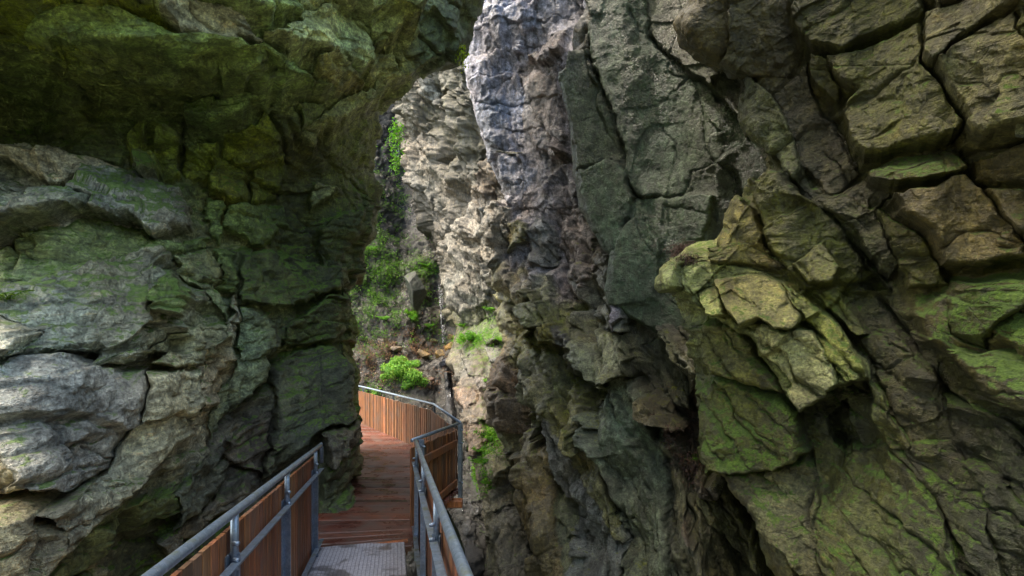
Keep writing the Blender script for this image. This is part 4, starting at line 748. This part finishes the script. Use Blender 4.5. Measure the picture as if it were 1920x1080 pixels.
def bolts(par, p, dirx, n=2, r=.011, l=.03, gap=.08):
    for i in range(n): mb = MB(); q = Vector(p) - Vector((0, 0, gap * i)); mb.tube([q, q + Vector(dirx) * l], r, 6); mb.build('bolt', M_galv, par)
def ramp_rail(x0, y0, y1, posts, side, label):
    root = empty('railing', (rx(x0, y1), y1, rz(y1)), label, 'railing')
    top = 1.05; inn = Vector((-side, 0, 0))
    m = MB(); m.tube([(rx(x0 * 1., y), y, rz(y) + top) for y in np.linspace(y0, y1, 8)], .0215, 16)
    m.build('top_rail', M_galv, root)
    m = MB(); m.beam((rx(x0, y0), y0, rz(y0) + top - .26), (rx(x0, y1), y1, rz(y1) + top - .26), .012, .05)
    m.beam((rx(x0, y0) - .02 * side, y0, rz(y0) + top - .236), (rx(x0, y1) - .02 * side, y1, rz(y1) + top - .236), .04, .006)
    m.build('mid_rail', M_galv, root)
    m = MB(); m.beam((rx(x0, y0), y0, rz(y0) + .06), (rx(x0, y1), y1, rz(y1) + .06), .012, .05); m.beam((rx(x0, y0) - .02 * side, y0, rz(y0) + .088), (rx(x0, y1) - .02 * side, y1, rz(y1) + .088), .04, .006)
    m.build('toe_rail', M_galv, root)
    for y in posts:
        x = rx(x0, y); z = rz(y); m = MB(); m.beam((x, y, z - .18), (x, y, z + top - .2), .05, .014, up=(0, 1, 0)); m.beam((x + .022 * side, y - .018, z - .18), (x + .022 * side, y - .018, z + top - .2), .008, .05, up=(0, 1, 0))
        p = m.build('post', M_galv, root)
        m = MB(); m.tube([(x, y, z + top - .3), (x, y, z + top - .01)], .0185, 12); s_ = m.build('stub', M_galv, p)
        bolts(p, (x - side * .005, y - .02, z + top - .14), inn + Vector((0, -.3, 0)), 2); bolts(p, (x, y - .012, z + top - .26), inn + Vector((0, -.4, 0)), 1); bolts(p, (x, y, z + .06), inn, 1)
    m = MB(); y = y0; r_ = random.Random(int(abs(x0) * 99))
    while y < y1 + .02:
        bw = .09; v = r_.uniform(.5, 1.4); tn = (v * r_.uniform(.95, 1.2), v * r_.uniform(.9, 1.05), v * r_.uniform(.8, 1.05)); x = rx(x0, y) + side * .045; jz = r_.uniform(-.0015, .0015)
        zt = rz(y) + .955 + jz; zb = rz(y) - .1 + jz
        # boards with sloped tops and bottoms along the ramp
        hx = .0475 * .228; hz = .0475 * .194
        V = []
        for yy, sx, sz in ((y - bw / 2, hx, hz), (y + bw / 2, -hx, -hz)):
            for xo in (-.011, .011):
                V += [(x + sx + xo, yy, zb + sz), (x + sx + xo, yy, zt + sz)]
        m.add(V, [(0, 1, 3, 2), (4, 6, 7, 5), (0, 4, 5, 1), (2, 3, 7, 6), (1, 5, 7, 3), (0, 2, 6, 4)], tn)
        y += .1
    m.build('boards', M_board, root)
    return root
r1 = ramp_rail(-.775, -.6, 5.28, (.9, 2.47, 3.67, 4.98), -1, 'left railing of the metal ramp, steel tube over brown boards, beside the boulders')
m = MB(); ye = 5.33; m.tube([(rx(-.775, 5.28), 5.28, rz(5.28) + 1.05), (rx(-.775, 5.34), 5.34, rz(5.34) + 1.055), (rx(-.775, 5.38), 5.38, rz(5.38) + 1.02), (rx(-.775, 5.38), 5.38, rz(5.38) + .86)], .0205, 14); m.build('end_bend', M_galv, r1)
ramp_rail(.225, -.6, 5.75, (1.5, 2.8, 4.1, 5.4), 1, 'right railing of the metal ramp, a steel tube running forward to the bend')

def board_fence(root, pts, side, h0=-.12, h1=.9, bw=.088, step=.102, seed=1, rail_h=1.03, gapj=.01):
    """pts: list of (x,y,z deck). boards along the polyline"""
    m = MB(); r_ = random.Random(seed); pts = [Vector(p) for p in pts]
    for a_, b_ in zip(pts[:-1], pts[1:]):
        d = b_ - a_; dh = Vector((d.x, d.y, 0)); Ln = dh.length; u = dh.normalized(); nrm = Vector((-u.y, u.x, 0)) * side
        n = int(Ln / step)
        for i in range(n):
            c = a_ + d * ((i + .5) / n); v = r_.uniform(.45, 1.4); tn = (v * r_.uniform(.95, 1.15), v, v * r_.uniform(.85, 1.1)); j = r_.uniform(-gapj, gapj)
            c = c + nrm * (.04 + r_.uniform(-.004, .004)); m.beam(c + Vector((0, 0, h0 + j)), c + Vector((0, 0, h1 + j)), bw, .02, up=nrm, col=tn)
    m.build('boards', M_board, root)
pa = [(-1.16, 6.05, dz(6.05)), (-.89, 8.35, dz(8.35))]
root = empty('railing', pa[0], 'short outer railing panel with two wooden cross rails at the bend, nearest the stream', 'railing')
board_fence(root, pa, 1, -.05, .93, seed=5)
ru = (Vector(pa[1]) - Vector(pa[0]))
def along(t, h, off=0.): p = Vector(pa[0]) + ru * t; n_ = Vector((ru.y, -ru.x, 0)).normalized(); return p + Vector((0, 0, h)) + n_ * off
m = MB(); m.tube([along(-.03, 1.04), along(1.0, 1.04)], .0225, 16); m.build('top_rail', M_galv, root)
for h in (.74, .1): m = MB(); m.beam(along(.12, h, .0), along(.97, h, .0), .04, .1, col=(1.15, 1., .9)); m.build('cross_rail', M_board, root)
for t_, a0, a1 in ((.06, .55, 1.03), (.985, -.28, 1.03)):
    m = MB(); m.beam(along(t_, a0, .045), along(t_, a1, .045), .055, .016, up=(0, 1, 0)); m.beam(along(t_, a0, .06) + Vector((.02, 0, 0)), along(t_, a1, .06) + Vector((.02, 0, 0)), .008, .05, up=(0, 1, 0)); p = m.build('post', M_galv, root)
    for hh in (.95, .74, .1):
        if hh > a0: bolts(p, along(t_, hh, .05), (1, -.6, 0), 1, .014, .05)
pf = [(x, y, z) for x, y, z in zip(RXb[2:], RY[2:], DZ[2:])]; pf[0] = (-.87, 8.42, dz(8.42))
root = empty('railing', pf[2], 'long curved board railing at the far edge of the boardwalk, below the shrub', 'railing')
board_fence(root, pf, 1, -.02, .92, seed=9, bw=.082, step=.105)
m = MB(); m.tube([Vector(p) + Vector((.02, .02, 1.04)) for p in pf], .024, 14); m.build('top_rail', M_galv, root)
pp = [Vector(p) for p in pf]
for i in range(len(pp)):
    p_ = pp[i]; m = MB(); q = p_ + Vector((.03, .03, 0)); m.beam(q + Vector((0, 0, -.25)), q + Vector((0, 0, 1.03)), .05, .02, up=(0, 1, 0)); m.build('post', M_galv, root)
for h in (.75, .1):
    m = MB()
    for a_, b_ in zip(pp[:-1], pp[1:]): m.beam(a_ + Vector((.02, .02, h)), b_ + Vector((.02, .02, h)), .03, .09)
    m.build('cross_rail', M_board, root)

# ------------------------------------------------------------------ plants
def pick(surf, px, py):
    a, b, P, N = SURF[surf]; d = (a - px) ** 2 + (b - py) ** 2; i = np.unravel_index(np.argmin(d), d.shape); return Vector(P[i]), Vector(N[i])
def leaf_cloud(name, C, Nn, size, mat, r, flat=.5, aspect=.45, vary=.35, droop=.2, label=None, cat=None, group=None, kind=None, parent=None):
    """C: (n,3) leaf centres; pointed folded leaves as two triangles pairs"""
    n = len(C); nr = Nn + r.normal(0, flat, (n, 3)); nr /= np.linalg.norm(nr, axis=1, keepdims=True)
    t = r.normal(0, 1, (n, 3)); t[:, 2] -= droop; t -= nr * (t * nr).sum(1, keepdims=True); t /= np.linalg.norm(t, axis=1, keepdims=True)
    b = np.cross(nr, t); s = size * r.uniform(.55, 1.4, (n, 1))
    a0 = C - t * s * .5; a1 = C + b * s * aspect * .5 + nr * s * .08; a2 = C + t * s * .5 - nr * s * .1; a3 = C - b * s * aspect * .5 + nr * s * .08
    V = np.stack([a0, a1, a2, a3], 1).reshape(-1, 3); me = face_mesh(name, V, n, 4)
    v = r.uniform(1 - vary, 1 + vary, (n, 1)); col = np.concatenate([v * r.uniform(.85, 1.25, (n, 1)), v, v * r.uniform(.6, 1.2, (n, 1)), np.ones((n, 1))], 1)
    ca = me.color_attributes.new('tint', 'FLOAT_COLOR', 'POINT'); ca.data.foreach_set('color', np.repeat(col, 4, 0).astype(np.float32).ravel())
    me.materials.append(mat); o = bpy.data.objects.new(name, me); COL.objects.link(o)
    if parent is not None: o.parent = parent; o.location = -Vector(parent.location)
    return tag(o, label, cat, group, kind)
def bush(name, c, rad, n, size, mat, label, cat='shrub', group=None, nclump=26, seed=1, stems=9):
    r = np.random.default_rng(seed); c = Vector(c); root = empty(name, c - Vector((0, 0, rad[2] * .9)), label, cat, group)
    cl = r.normal(0, 1, (nclump, 3)); cl /= np.linalg.norm(cl, axis=1, keepdims=True); cl *= r.uniform(.35, 1., (nclump, 1)); cl[:, 2] = np.abs(cl[:, 2]) * 1.3 - .45
    cl = cl * np.array(rad) + np.array(c); rc = np.array(rad).mean() * r.uniform(.2, .42, nclump)
    k = r.integers(0, nclump, n); d = r.normal(0, 1, (n, 3)); d /= np.linalg.norm(d, axis=1, keepdims=True); d[:, 2] *= .7
    P_ = cl[k] + d * rc[k][:, None] * r.uniform(.5, 1.1, (n, 1)); Nn = d * .6 + np.array([0, -.2, .8])
    leaf_cloud('foliage', P_, Nn, size, mat, r, parent=root)
    m = MB(); base = Vector(root.location)
    for i in range(stems): q = Vector(cl[i % nclump]); mid = (base + q) / 2 + Vector(r.normal(0, .05, 3)); m.tube([base, mid, q], [.012 * rad[0] * 1.5, .008 * rad[0] * 1.5, .003], 5, (.5, .4, .25))
    m.build('stem', M_board, root); return root
def fern(name, base, L_, nf, mat, label, nrm=(0, -.5, 1), group=None, seed=1, cat='fern', droop=.5):
    r = np.random.default_rng(seed); root = empty(name, base, label, cat, group); base = Vector(base); up = Vector(nrm).normalized()
    C = []; Nn = []; m = MB()
    for i in range(nf):
        a_ = r.uniform(0, 2 * math.pi); out = Vector((math.cos(a_), math.sin(a_), 0)); ln = L_ * r.uniform(.6, 1.1); pts = []
        for j in range(9):
            t = j / 8; p = base + up * ln * (t - droop * t * t) * .9 + out * ln * .75 * t; pts.append(p)
            if j > 0:
                w_ = ln * .24 * math.sin(math.pi * min(1, t * .85 + .18)); sd_ = out.cross(up).normalized()
                for q in np.linspace(-1, 1, 7):
                    C.append(p + sd_ * w_ * q + out * abs(q) * .02); Nn.append(up)
        m.tube(pts, .004, 4, (.4, .6, .2), False)
    leaf_cloud('fronds', np.array([tuple(c) for c in C]), np.array([tuple(c) for c in Nn]), L_ * .12, mat, r, flat=.35, parent=root)
    m.build('stem', M_leafd, root); return root
rp = np.random.default_rng(5)
# the big shrub behind the far railing
def gp(px, py, surf='gully_slope', out=.1):
    p, n_ = pick(surf, px, py); return p + n_ * out
c0 = gp(752, 700, out=.2); c0 = at(752, 702, c0.y - .35)
bush('shrub', c0, (.8, .5, .74), 8000, .075, M_pale, 'large pale green leafy shrub growing just above the curved far railing', nclump=40, seed=4)
spots = [(700, 738, .26, 'pale_l'), (880, 636, .5, 'small bright green shrub at the foot of the sunlit wall, right of the orange rocks'), ]
bush('shrub', gp(884, 640, 'rocky_stream_bank', .15), (.42, .3, .3), 1500, .06, M_leaf, 'bright green bush at the foot of the pale sunlit wall, right of the orange rocks', nclump=18, seed=6)
bush('shrub', gp(772, 592), (.42, .3, .38), 1400, .06, M_leaf, 'leafy bush in the middle of the dark gully, left of the thin waterfall', nclump=18, seed=7)
bush('shrub', gp(697, 748), (.4, .3, .25), 900, .06, M_pale, 'low pale bush at the rock edge, left of the large pale shrub', nclump=12, seed=8)
tufts = [(928, 585, 'rocky_stream_bank', .5, 'leafy green fern on the high ledge against the pillar, above the broken bank'), (933, 722, 'rocky_stream_bank', .46, 'fern hanging on the bank beside the brown foot of the pillar, halfway up'),
         (930, 822, 'rocky_stream_bank', .52, 'bright green fern on the bank level with the railing corner'), (905, 868, 'rocky_stream_bank', .24, 'small fern below the brightest fern of the bank, above the pale yellow block'),
         (915, 905, 'rocky_stream_bank', .2, 'smallest fern low on the bank, beside the pale yellow block'), (808, 612, 'gully_slope', .3, 'low fern at the base of the thin waterfall, on its left side'),
         (945, 640, 'rocky_stream_bank', .3, 'fern tucked against the pillar foot, just below the high ledge fern'), (868, 612, 'rocky_stream_bank', .3, 'fern at the lower corner of the sunlit wall, left of the bright bush'),
         (948, 800, 'rocky_stream_bank', .3, 'fern right beside the pillar, up and right of the brightest bank fern'), (900, 845, 'rocky_stream_bank', .26, 'fern at the left rim of the bank, just under the brightest fern'),
         (700, 470, 'gully_slope', .4, 'fern high on the left of the gully at the rock edge'), (800, 500, 'gully_slope', .4, 'fern on the mossy shelf above the upright rock block'),
         (722, 600, 'gully_slope', .34, 'fern on the shaded left side of the gully, level with the waterfall base')]
for i, (x, y, s_, L_, lb) in enumerate(tufts): fern('fern', gp(x, y, s_, .02), L_, 13, M_leaf, lb, (-.3, -.6, .7), 'ferns on the bank and the gully', 20 + i)
fern('fern', gp(14, 560, 'left_cliff_with_rock_arch', -.02), .16, 9, M_leafd, 'small dark fern on top of the big lichened boulder at the left edge', (0, -.3, 1), None, 41)
fern('fern', gp(1296, 862, 'grey_rock_pillar', .03), .16, 8, M_leafd, 'little green fern on the brown debris below the mossy ledge', (-.3, -.4, .8), None, 42)
def sprig(name, p, d, n, size, spread, mat, label, seed):
    r = np.random.default_rng(seed); root = empty(name, p, label, 'plant'); t = r.uniform(0, 1, (n, 1)); C = np.array(p) + np.array(d) * t + r.normal(0, 1, (n, 3)) * spread * (.4 + .6 * t)
    leaf_cloud('leaves', C, np.tile([0, -.5, .8], (n, 1)), size, mat, r, flat=.7, parent=root)
    m = MB(); [m.tube([p, Vector(C[i * 7 % n])], .003, 4, (.4, .5, .2)) for i in range(9)]; m.build('stem', M_leafd, root)
pa_, _ = pick('left_cliff_with_rock_arch', 868, 96)
sprig('hanging_plant', at(867, 88, 8.9), (0, 0, -.3), 150, .05, .06, leaf_mat('yellow_leaves', (.3, .42, .02), (.42, .5, .04)), 'yellow green leafy sprig hanging at the tip of the arch beside the grey pillar', 51)
sprig('hanging_plant', at(745, 232, 13.2), (-.05, 0, -.7), 420, .07, .16, M_leaf, 'leafy plant hanging in the upper corner of the opening, below the arch', 52)
sprig('hanging_plant', at(742, 292, 14.), (-.0, 0, -.4), 200, .06, .1, M_leaf, 'small leafy plant in the dark cleft left of the sunlit wall', 53)
# dry root tuft and litter
tw = MB(); rr = random.Random(4); p0, n0_ = pick('right_cliff', 1292, 470); p0 = p0 + Vector((0, -.03, .03))
for i in range(330):
    a_ = rr.uniform(0, 6.28); p = p0 + Vector((rr.gauss(0, .06), rr.gauss(0, .05), rr.gauss(0, .02))); pts = [p]; d = Vector((math.cos(a_) * .5 - .25, -.4 + .3 * math.sin(a_), rr.uniform(-.2, .8)))
    for k in range(5): d += Vector((rr.gauss(0, .25), rr.gauss(0, .25), -.32)); p = p + d.normalized() * .032; pts.append(p)
    tw.tube([p0 + (q_ - p0) * 1.7 for q_ in pts], .003, 3, (.16, .11, .14), False)
tag(tw.build('root_tuft', M_board), 'tuft of dark dry roots hanging over the tip of the mossy ledge', 'roots')
M_lit = leaf_mat('dry_litter', (.07, .05, .05), (.12, .08, .07), .1)
def scatter(surf, regions, n, seed, jitter=.06, out=.02, upz=-1.):
    """regions: (px, py, rx, ry, weight) ellipses"""
    r = np.random.default_rng(seed); a, b, P, N = SURF[surf]; dP = np.zeros_like(a)
    for x, y, ax, ay, w_ in regions: dP += w_ * np.exp(-(((a - x) / ax) ** 2 + ((b - y) / ay) ** 2) ** 1.3)
    pt = P.reshape(-1, 3); cl = np.clip(fbm(pt, .45, 3, seed) * 3.2 + .55, 0, 1) ** 1.5
    dz_ = -np.gradient(P[..., 2], axis=0); 
    prob = dP.ravel() * cl; prob /= prob.sum(); k = r.choice(len(prob), n, p=prob)
    return pt[k] + N.reshape(-1, 3)[k] * out + r.normal(0, jitter, (n, 3)), N.reshape(-1, 3)[k], r
C, Nn, r_ = scatter('right_cliff', [(1340, 500, 60, 12, 1), (1290, 490, 25, 8, 1)], 900, 61, .012, .015); C[:, 2] += .01
leaf_cloud('leaf_litter', C, np.tile([0, -.2, 1.], (len(C), 1)), .022, M_lit, r_, label='dark dry leaf litter lying on the top of the mossy ledge', cat='leaf litter', kind='stuff')
C, Nn, r_ = scatter('grey_rock_pillar', [(1250, 770, 30, 25, 1), (1290, 820, 40, 40, 1), (1310, 870, 30, 30, .7)], 1500, 62, .03, .03)
leaf_cloud('leaf_litter', C, np.tile([-.2, -.5, 1.], (len(C), 1)), .035, M_lit, r_, label='reddish brown debris caught in the cleft under the mossy ledge', cat='leaf litter', kind='stuff')
C, Nn, r_ = scatter('gully_slope', [(695, 400, 38, 90, 1), (690, 500, 40, 80, 1.2), (690, 600, 40, 60, 1.2), (745, 520, 50, 60, .35), (800, 505, 50, 16, 1.4), (780, 590, 60, 45, .7), (740, 300, 18, 40, .8), (800, 640, 40, 14, .7), (770, 440, 35, 40, .5), (745, 350, 22, 50, .7), (750, 480, 60, 60, .3), (700, 735, 30, 15, .5)], 5200, 63, .10, .06)
k = 5; C = np.repeat(C, k, 0) + r_.normal(0, .045, (len(C) * k, 3)); Nn = np.repeat(Nn, k, 0)
leaf_cloud('ground_cover', C, Nn * .5 + np.array([0, -.2, .6]), .06, M_cover, r_, vary=.6, label='green leafy ground cover on the gully slope', cat='ground cover', kind='stuff')
C, Nn, r_ = scatter('rocky_stream_bank', [(925, 580, 16, 40, 1), (928, 720, 14, 40, 1), (930, 820, 30, 25, 1.2), (900, 630, 40, 16, .8), (905, 880, 16, 40, .6), (880, 640, 25, 14, 1)], 2200, 64, .05, .04)
C = np.repeat(C, 5, 0) + r_.normal(0, .035, (len(C) * 5, 3)); Nn = np.repeat(Nn, 5, 0)
leaf_cloud('ground_cover', C, Nn * .5 + np.array([0, -.2, .6]), .042, M_leaf, r_, label='fresh green plants growing on the rocky stream bank', cat='ground cover', kind='stuff')
C, Nn, r_ = scatter('gully_slope', [(760, 650, 80, 30, 1), (720, 690, 50, 40, 1), (800, 690, 60, 50, .8)], 6000, 65, .04, .03)
leaf_cloud('leaf_litter', C, np.tile([0, -.3, 1.], (len(C), 1)), .06, leaf_mat('brown_litter', (.09, .055, .035), (.18, .11, .07), .05), r_, label='brown fallen leaves and scree on the gully floor around the shrub', cat='leaf litter', kind='stuff')

# ------------------------------------------------------------------ loose rocks in the gully
def stone(name, c, size, mat, label, seed, group=None, cat='rock', col=(.3, .27, .22), moss=.1, rotz=0):
    n = 56; th = np.linspace(0, math.pi, n); ph = np.linspace(0, 2 * math.pi, n * 2); T_, Ph = np.meshgrid(th, ph, indexing='ij')
    D_ = np.stack([np.sin(T_) * np.cos(Ph), np.sin(T_) * np.sin(Ph), np.cos(T_)], -1).reshape(-1, 3)
    r = np.random.default_rng(seed); pn = r.normal(0, 1, (13, 3)); pn /= np.linalg.norm(pn, axis=1, keepdims=True); hs = r.uniform(.6, 1., 13)
    q = D_ @ pn.T; rad = np.min(np.where(q > .05, hs / np.maximum(q, .05), 9), 1); rad = np.minimum(rad, 1.25)
    V = D_ * rad[:, None] * np.array(size) ; V = V + D_ * (fbm(V + seed, .12, 4, seed) * .05 * np.mean(size))[:, None]
    a_ = math.radians(rotz); V = V @ rot('y', rotz).T; V[::2 * n] = V[::2 * n]
    me = grid_mesh(name, V, T_.shape, -1); cc = np.tile(np.array(list(col) + [moss], np.float32), (len(V), 1)); cc[:, :3] *= (1 + .4 * fbm(V * 1. + seed, .15, 3, 3))[:, None]
    ca = me.color_attributes.new('albedo', 'FLOAT_COLOR', 'POINT'); ca.data.foreach_set('color', cc.ravel()); cv = me.attributes.new('crevice', 'FLOAT', 'POINT')
    me.materials.append(mat); o = bpy.data.objects.new(name, me); COL.objects.link(o); o.location = c; return tag(o, label, cat, group)
M_st = rock_material('loose_stone', (0, 0, 0), (1, 1, 1.5), .25, lichen=.3, up=.3)
M_st.use_fake_user = False
for i, (x, y, sz, col, ms, lb) in enumerate([(849, 650, (.26, .2, .28), (.24, .15, .06), .1, 'largest orange yellow rock at the foot of the pale wall'), (846, 633, (.16, .15, .14), (.2, .14, .07), .1, 'small rock resting on top of the largest orange rock'),
    (792, 664, (.26, .22, .2), (.24, .17, .1), 0, 'flat pale orange rock on the gully floor, left of the others'), (825, 666, (.18, .17, .17), (.22, .15, .07), .1, 'small yellow rock between the flat pale rock and the dark stone'),
    (838, 680, (.24, .2, .19), (.1, .1, .12), 0, 'dark wet slate rock just below the orange rocks'), (742, 655, (.2, .18, .15), (.17, .13, .1), 0, 'pale brown rock behind the large shrub, upper left of it'),
    (812, 640, (.16, .14, .1), (.26, .2, .14), .4, 'small brown rock directly under the waterfall'), (806, 712, (.15, .12, .1), (.2, .14, .12), 0, 'small reddish rock right of the large pale shrub')]):
    p = gp(x, y, out=0.); stone('loose_rock', at(x, y, p.y - sz[1] * .5), sz, M_st, lb, 70 + i, 'loose rocks on the gully floor', col=col, moss=ms)
stone('boulder', Vector((-.98, 8.6, -5.6)), (.32, .5, 1.75), M_left_moss if False else M_st, 'moss covered boulder under the walkway, right of the ramp railing', 91, cat='boulder', col=(.03, .04, .015), moss=.55)
p = gp(776, 560, out=0); stone('boulder', at(777, 545, 20.2), (.38, .4, .8), M_st, 'upright grey green rock block with a mossy top in the gully', 95, cat='boulder', col=(.022, .028, .02), moss=.3, rotz=-12)
# ------------------------------------------------------------------ water
def water_mat(name, foam):
    t = NT(name); tc = t.n('ShaderNodeTexCoord').outputs['Object']; n = t.noise(t.mapping(tc, scale=(1, 1, .25)), 16, 5, .75, .3); n2 = t.noise(tc, 30, 4, .7)
    c = t.mix(t.ramp(n, foam, foam + .1), (.02, .022, .028), (.6, .62, .68)); t.bsdf(c, t.ramp(n, foam, foam + .1, .08, .5), t.bump(t.math('ADD', n, n2), .8, .05), spec=.8); return t.m
M_fall = water_mat('falling_water', .48); M_str = water_mat('dark_stream_water', .66)
def fall(name, pts, surf, strands, label, seed, w=.05, drop=.0):
    m = MB(); r = random.Random(seed); root = None
    for s_ in range(strands):
        off = r.uniform(-3, 3); pl = []
        for (x, y) in pts:
            n_ = 1; p, nn = pick(surf, x + off, y); pl.append(Vector((at(x + off + .5 * math.sin(y * .3 + off), y, p.y).x, p.y - .22, p.z)))
        t0 = r.uniform(0, .4); L_ = len(pl); i0 = int(t0 * L_); m.tube(pl[i0:], [w * (.10 + .10 * math.sin(r.random() * 3 + k_ * .8) ** 2) for k_ in range(len(pl[i0:]))], 6)
    return tag(m.build(name, M_fall), label, 'waterfall')
def seg(a_, b_, n): return [(a_[0] + (b_[0] - a_[0]) * i / n, a_[1] + (b_[1] - a_[1]) * i / n) for i in range(n + 1)]
fall('waterfall', seg((826, 530), (834, 642), 22), 'gully_slope', 16, 'thin white waterfall dropping to the orange rocks in the middle of the gully', 3)
fall('waterfall', seg((842, 715), (846, 785), 14), 'gully_slope', 12, 'lowest thin waterfall, right of the curved railing', 4, .045)
fall('waterfall', seg((752, 262), (742, 322), 12), 'gully_slope', 10, 'faint high waterfall trickling down the dark cleft below the arch', 5, .05)
# stream over the dark bed
cx_ = [(838, 690), (843, 760), (850, 820), (862, 880), (872, 940), (880, 1010), (884, 1090), (886, 1300)]
yy = np.arange(700, 1300, 3.); xx = np.interp(yy, [c[1] for c in cx_], [c[0] for c in cx_]); hw = np.interp(yy, [700, 800, 900, 1080, 1300], [7, 9, 17, 26, 40])
A_, B_, PP, NNx = SURF['gully_slope']; ud = np.linspace(-1, 1, 26); PXs = xx[:, None] + hw[:, None] * ud[None]; Ds = interp_table(PXs, np.repeat(yy[:, None], 26, 1), [560,640,700,760,820,900,960], [-200,200,300,400,520,620,680,730,780,830,950,1080,1500],
      [[27]*7,[26]*7,[25]*7,[24]*7,[22]*7,[19.5]*7,[18]*7,[17.2]*7,[16.2]*7,[15.2]*7,[13]*7,[11.2]*7,[9.5]*7])
W_ = np.stack([(PXs - CX) / F * Ds, Ds, (CY - np.repeat(yy[:, None], 26, 1)) / F * Ds], -1); Wf = W_.reshape(-1, 3)
Wf = Wf + np.array([0, -.08, .05]) + np.array([0, -1, .3]) * ((fbm(Wf, .5, 4, 77) * .35 + ridged(Wf, .2, 3, 78) * .06) - .06 * np.tile(ud ** 2 * 4, len(yy)))[:, None]
me = grid_mesh('stream', Wf, W_.shape[:2], -1); me.materials.append(M_str); o = bpy.data.objects.new('stream', me); COL.objects.link(o); o['kind'] = 'structure'
# unseen rock wall added behind the viewpoint to cut low frontal sky light
u_ = np.linspace(-1, 1, 160); h_ = np.linspace(-8.5, 7., 100); U_, H_ = np.meshgrid(u_, h_, indexing='ij')
Pw = np.stack([U_ * 13, -4.5 - 3 * (1 - U_ ** 2) + .12 * (H_ + 3) * 0, H_], -1).reshape(-1, 3); Pw[:, 1] -= fbm(Pw, 2.5, 5, 9) * 1.5; Pw[:, 2] += (Pw[:, 2] > 6.8) * fbm(Pw, 2, 3, 2)
me = grid_mesh('rear_sky_blocker', Pw, U_.shape, 1); cc = np.tile(np.array([.2, .2, .13, .2], np.float32), (len(Pw), 1)); ca = me.color_attributes.new('albedo', 'FLOAT_COLOR', 'POINT'); ca.data.foreach_set('color', cc.ravel()); me.attributes.new('crevice', 'FLOAT', 'POINT')
me.materials.append(m_left); o = bpy.data.objects.new('rear_sky_blocker', me); COL.objects.link(o); o['kind'] = 'structure'
u_ = np.linspace(-9, 6.9, 150); h_ = np.linspace(3, 24, 160); U_, H_ = np.meshgrid(u_, h_, indexing='ij')  # unseen tall wall on the left, added to keep sun off the right cliff
Pw = np.stack([-5.2 - .12 * (H_ - 3) + 0 * U_, U_, H_], -1).reshape(-1, 3); nn_ = fbm(Pw, 3, 5, 19); Pw[:, 0] += nn_ * 1.6; Pw[:, 1] += (Pw[:, 1] > 6) * fbm(Pw + 5, 2.5, 4, 12) * 1.0
me = grid_mesh('upper_left_sun_blocker', Pw, U_.shape, -1); ca = me.color_attributes.new('albedo', 'FLOAT_COLOR', 'POINT'); ca.data.foreach_set('color', np.tile(np.array([.22, .22, .15, .2], np.float32), (len(Pw), 1)).ravel()); me.attributes.new('crevice', 'FLOAT', 'POINT')
me.materials.append(m_left); o = bpy.data.objects.new('upper_left_sun_blocker', me); COL.objects.link(o); o['kind'] = 'structure'
# ground far below, large sheet
t = NT('dark_gravel'); tc = t.n('ShaderNodeTexCoord').outputs['Object']; t.bsdf(t.mix(t.noise(tc, .8, 5), (.06, .06, .045), (.14, .13, .1)), .9, t.bump(t.noise(tc, 6, 5), .6, .1))
g = 120; V = []; 
xs = np.linspace(-60, 60, g); X_, Y_ = np.meshgrid(xs, xs, indexing='ij'); Z_ = -8.2 + 0 * X_; Pg = np.stack([X_, Y_, Z_], -1).reshape(-1, 3); Pg[:, 2] += fbm(Pg, 3, 3, 5) * .5
me = grid_mesh('ground', Pg, X_.shape, 1); me.materials.append(t.m); o = bpy.data.objects.new('ground', me); COL.objects.link(o); o['kind'] = 'structure'
#END
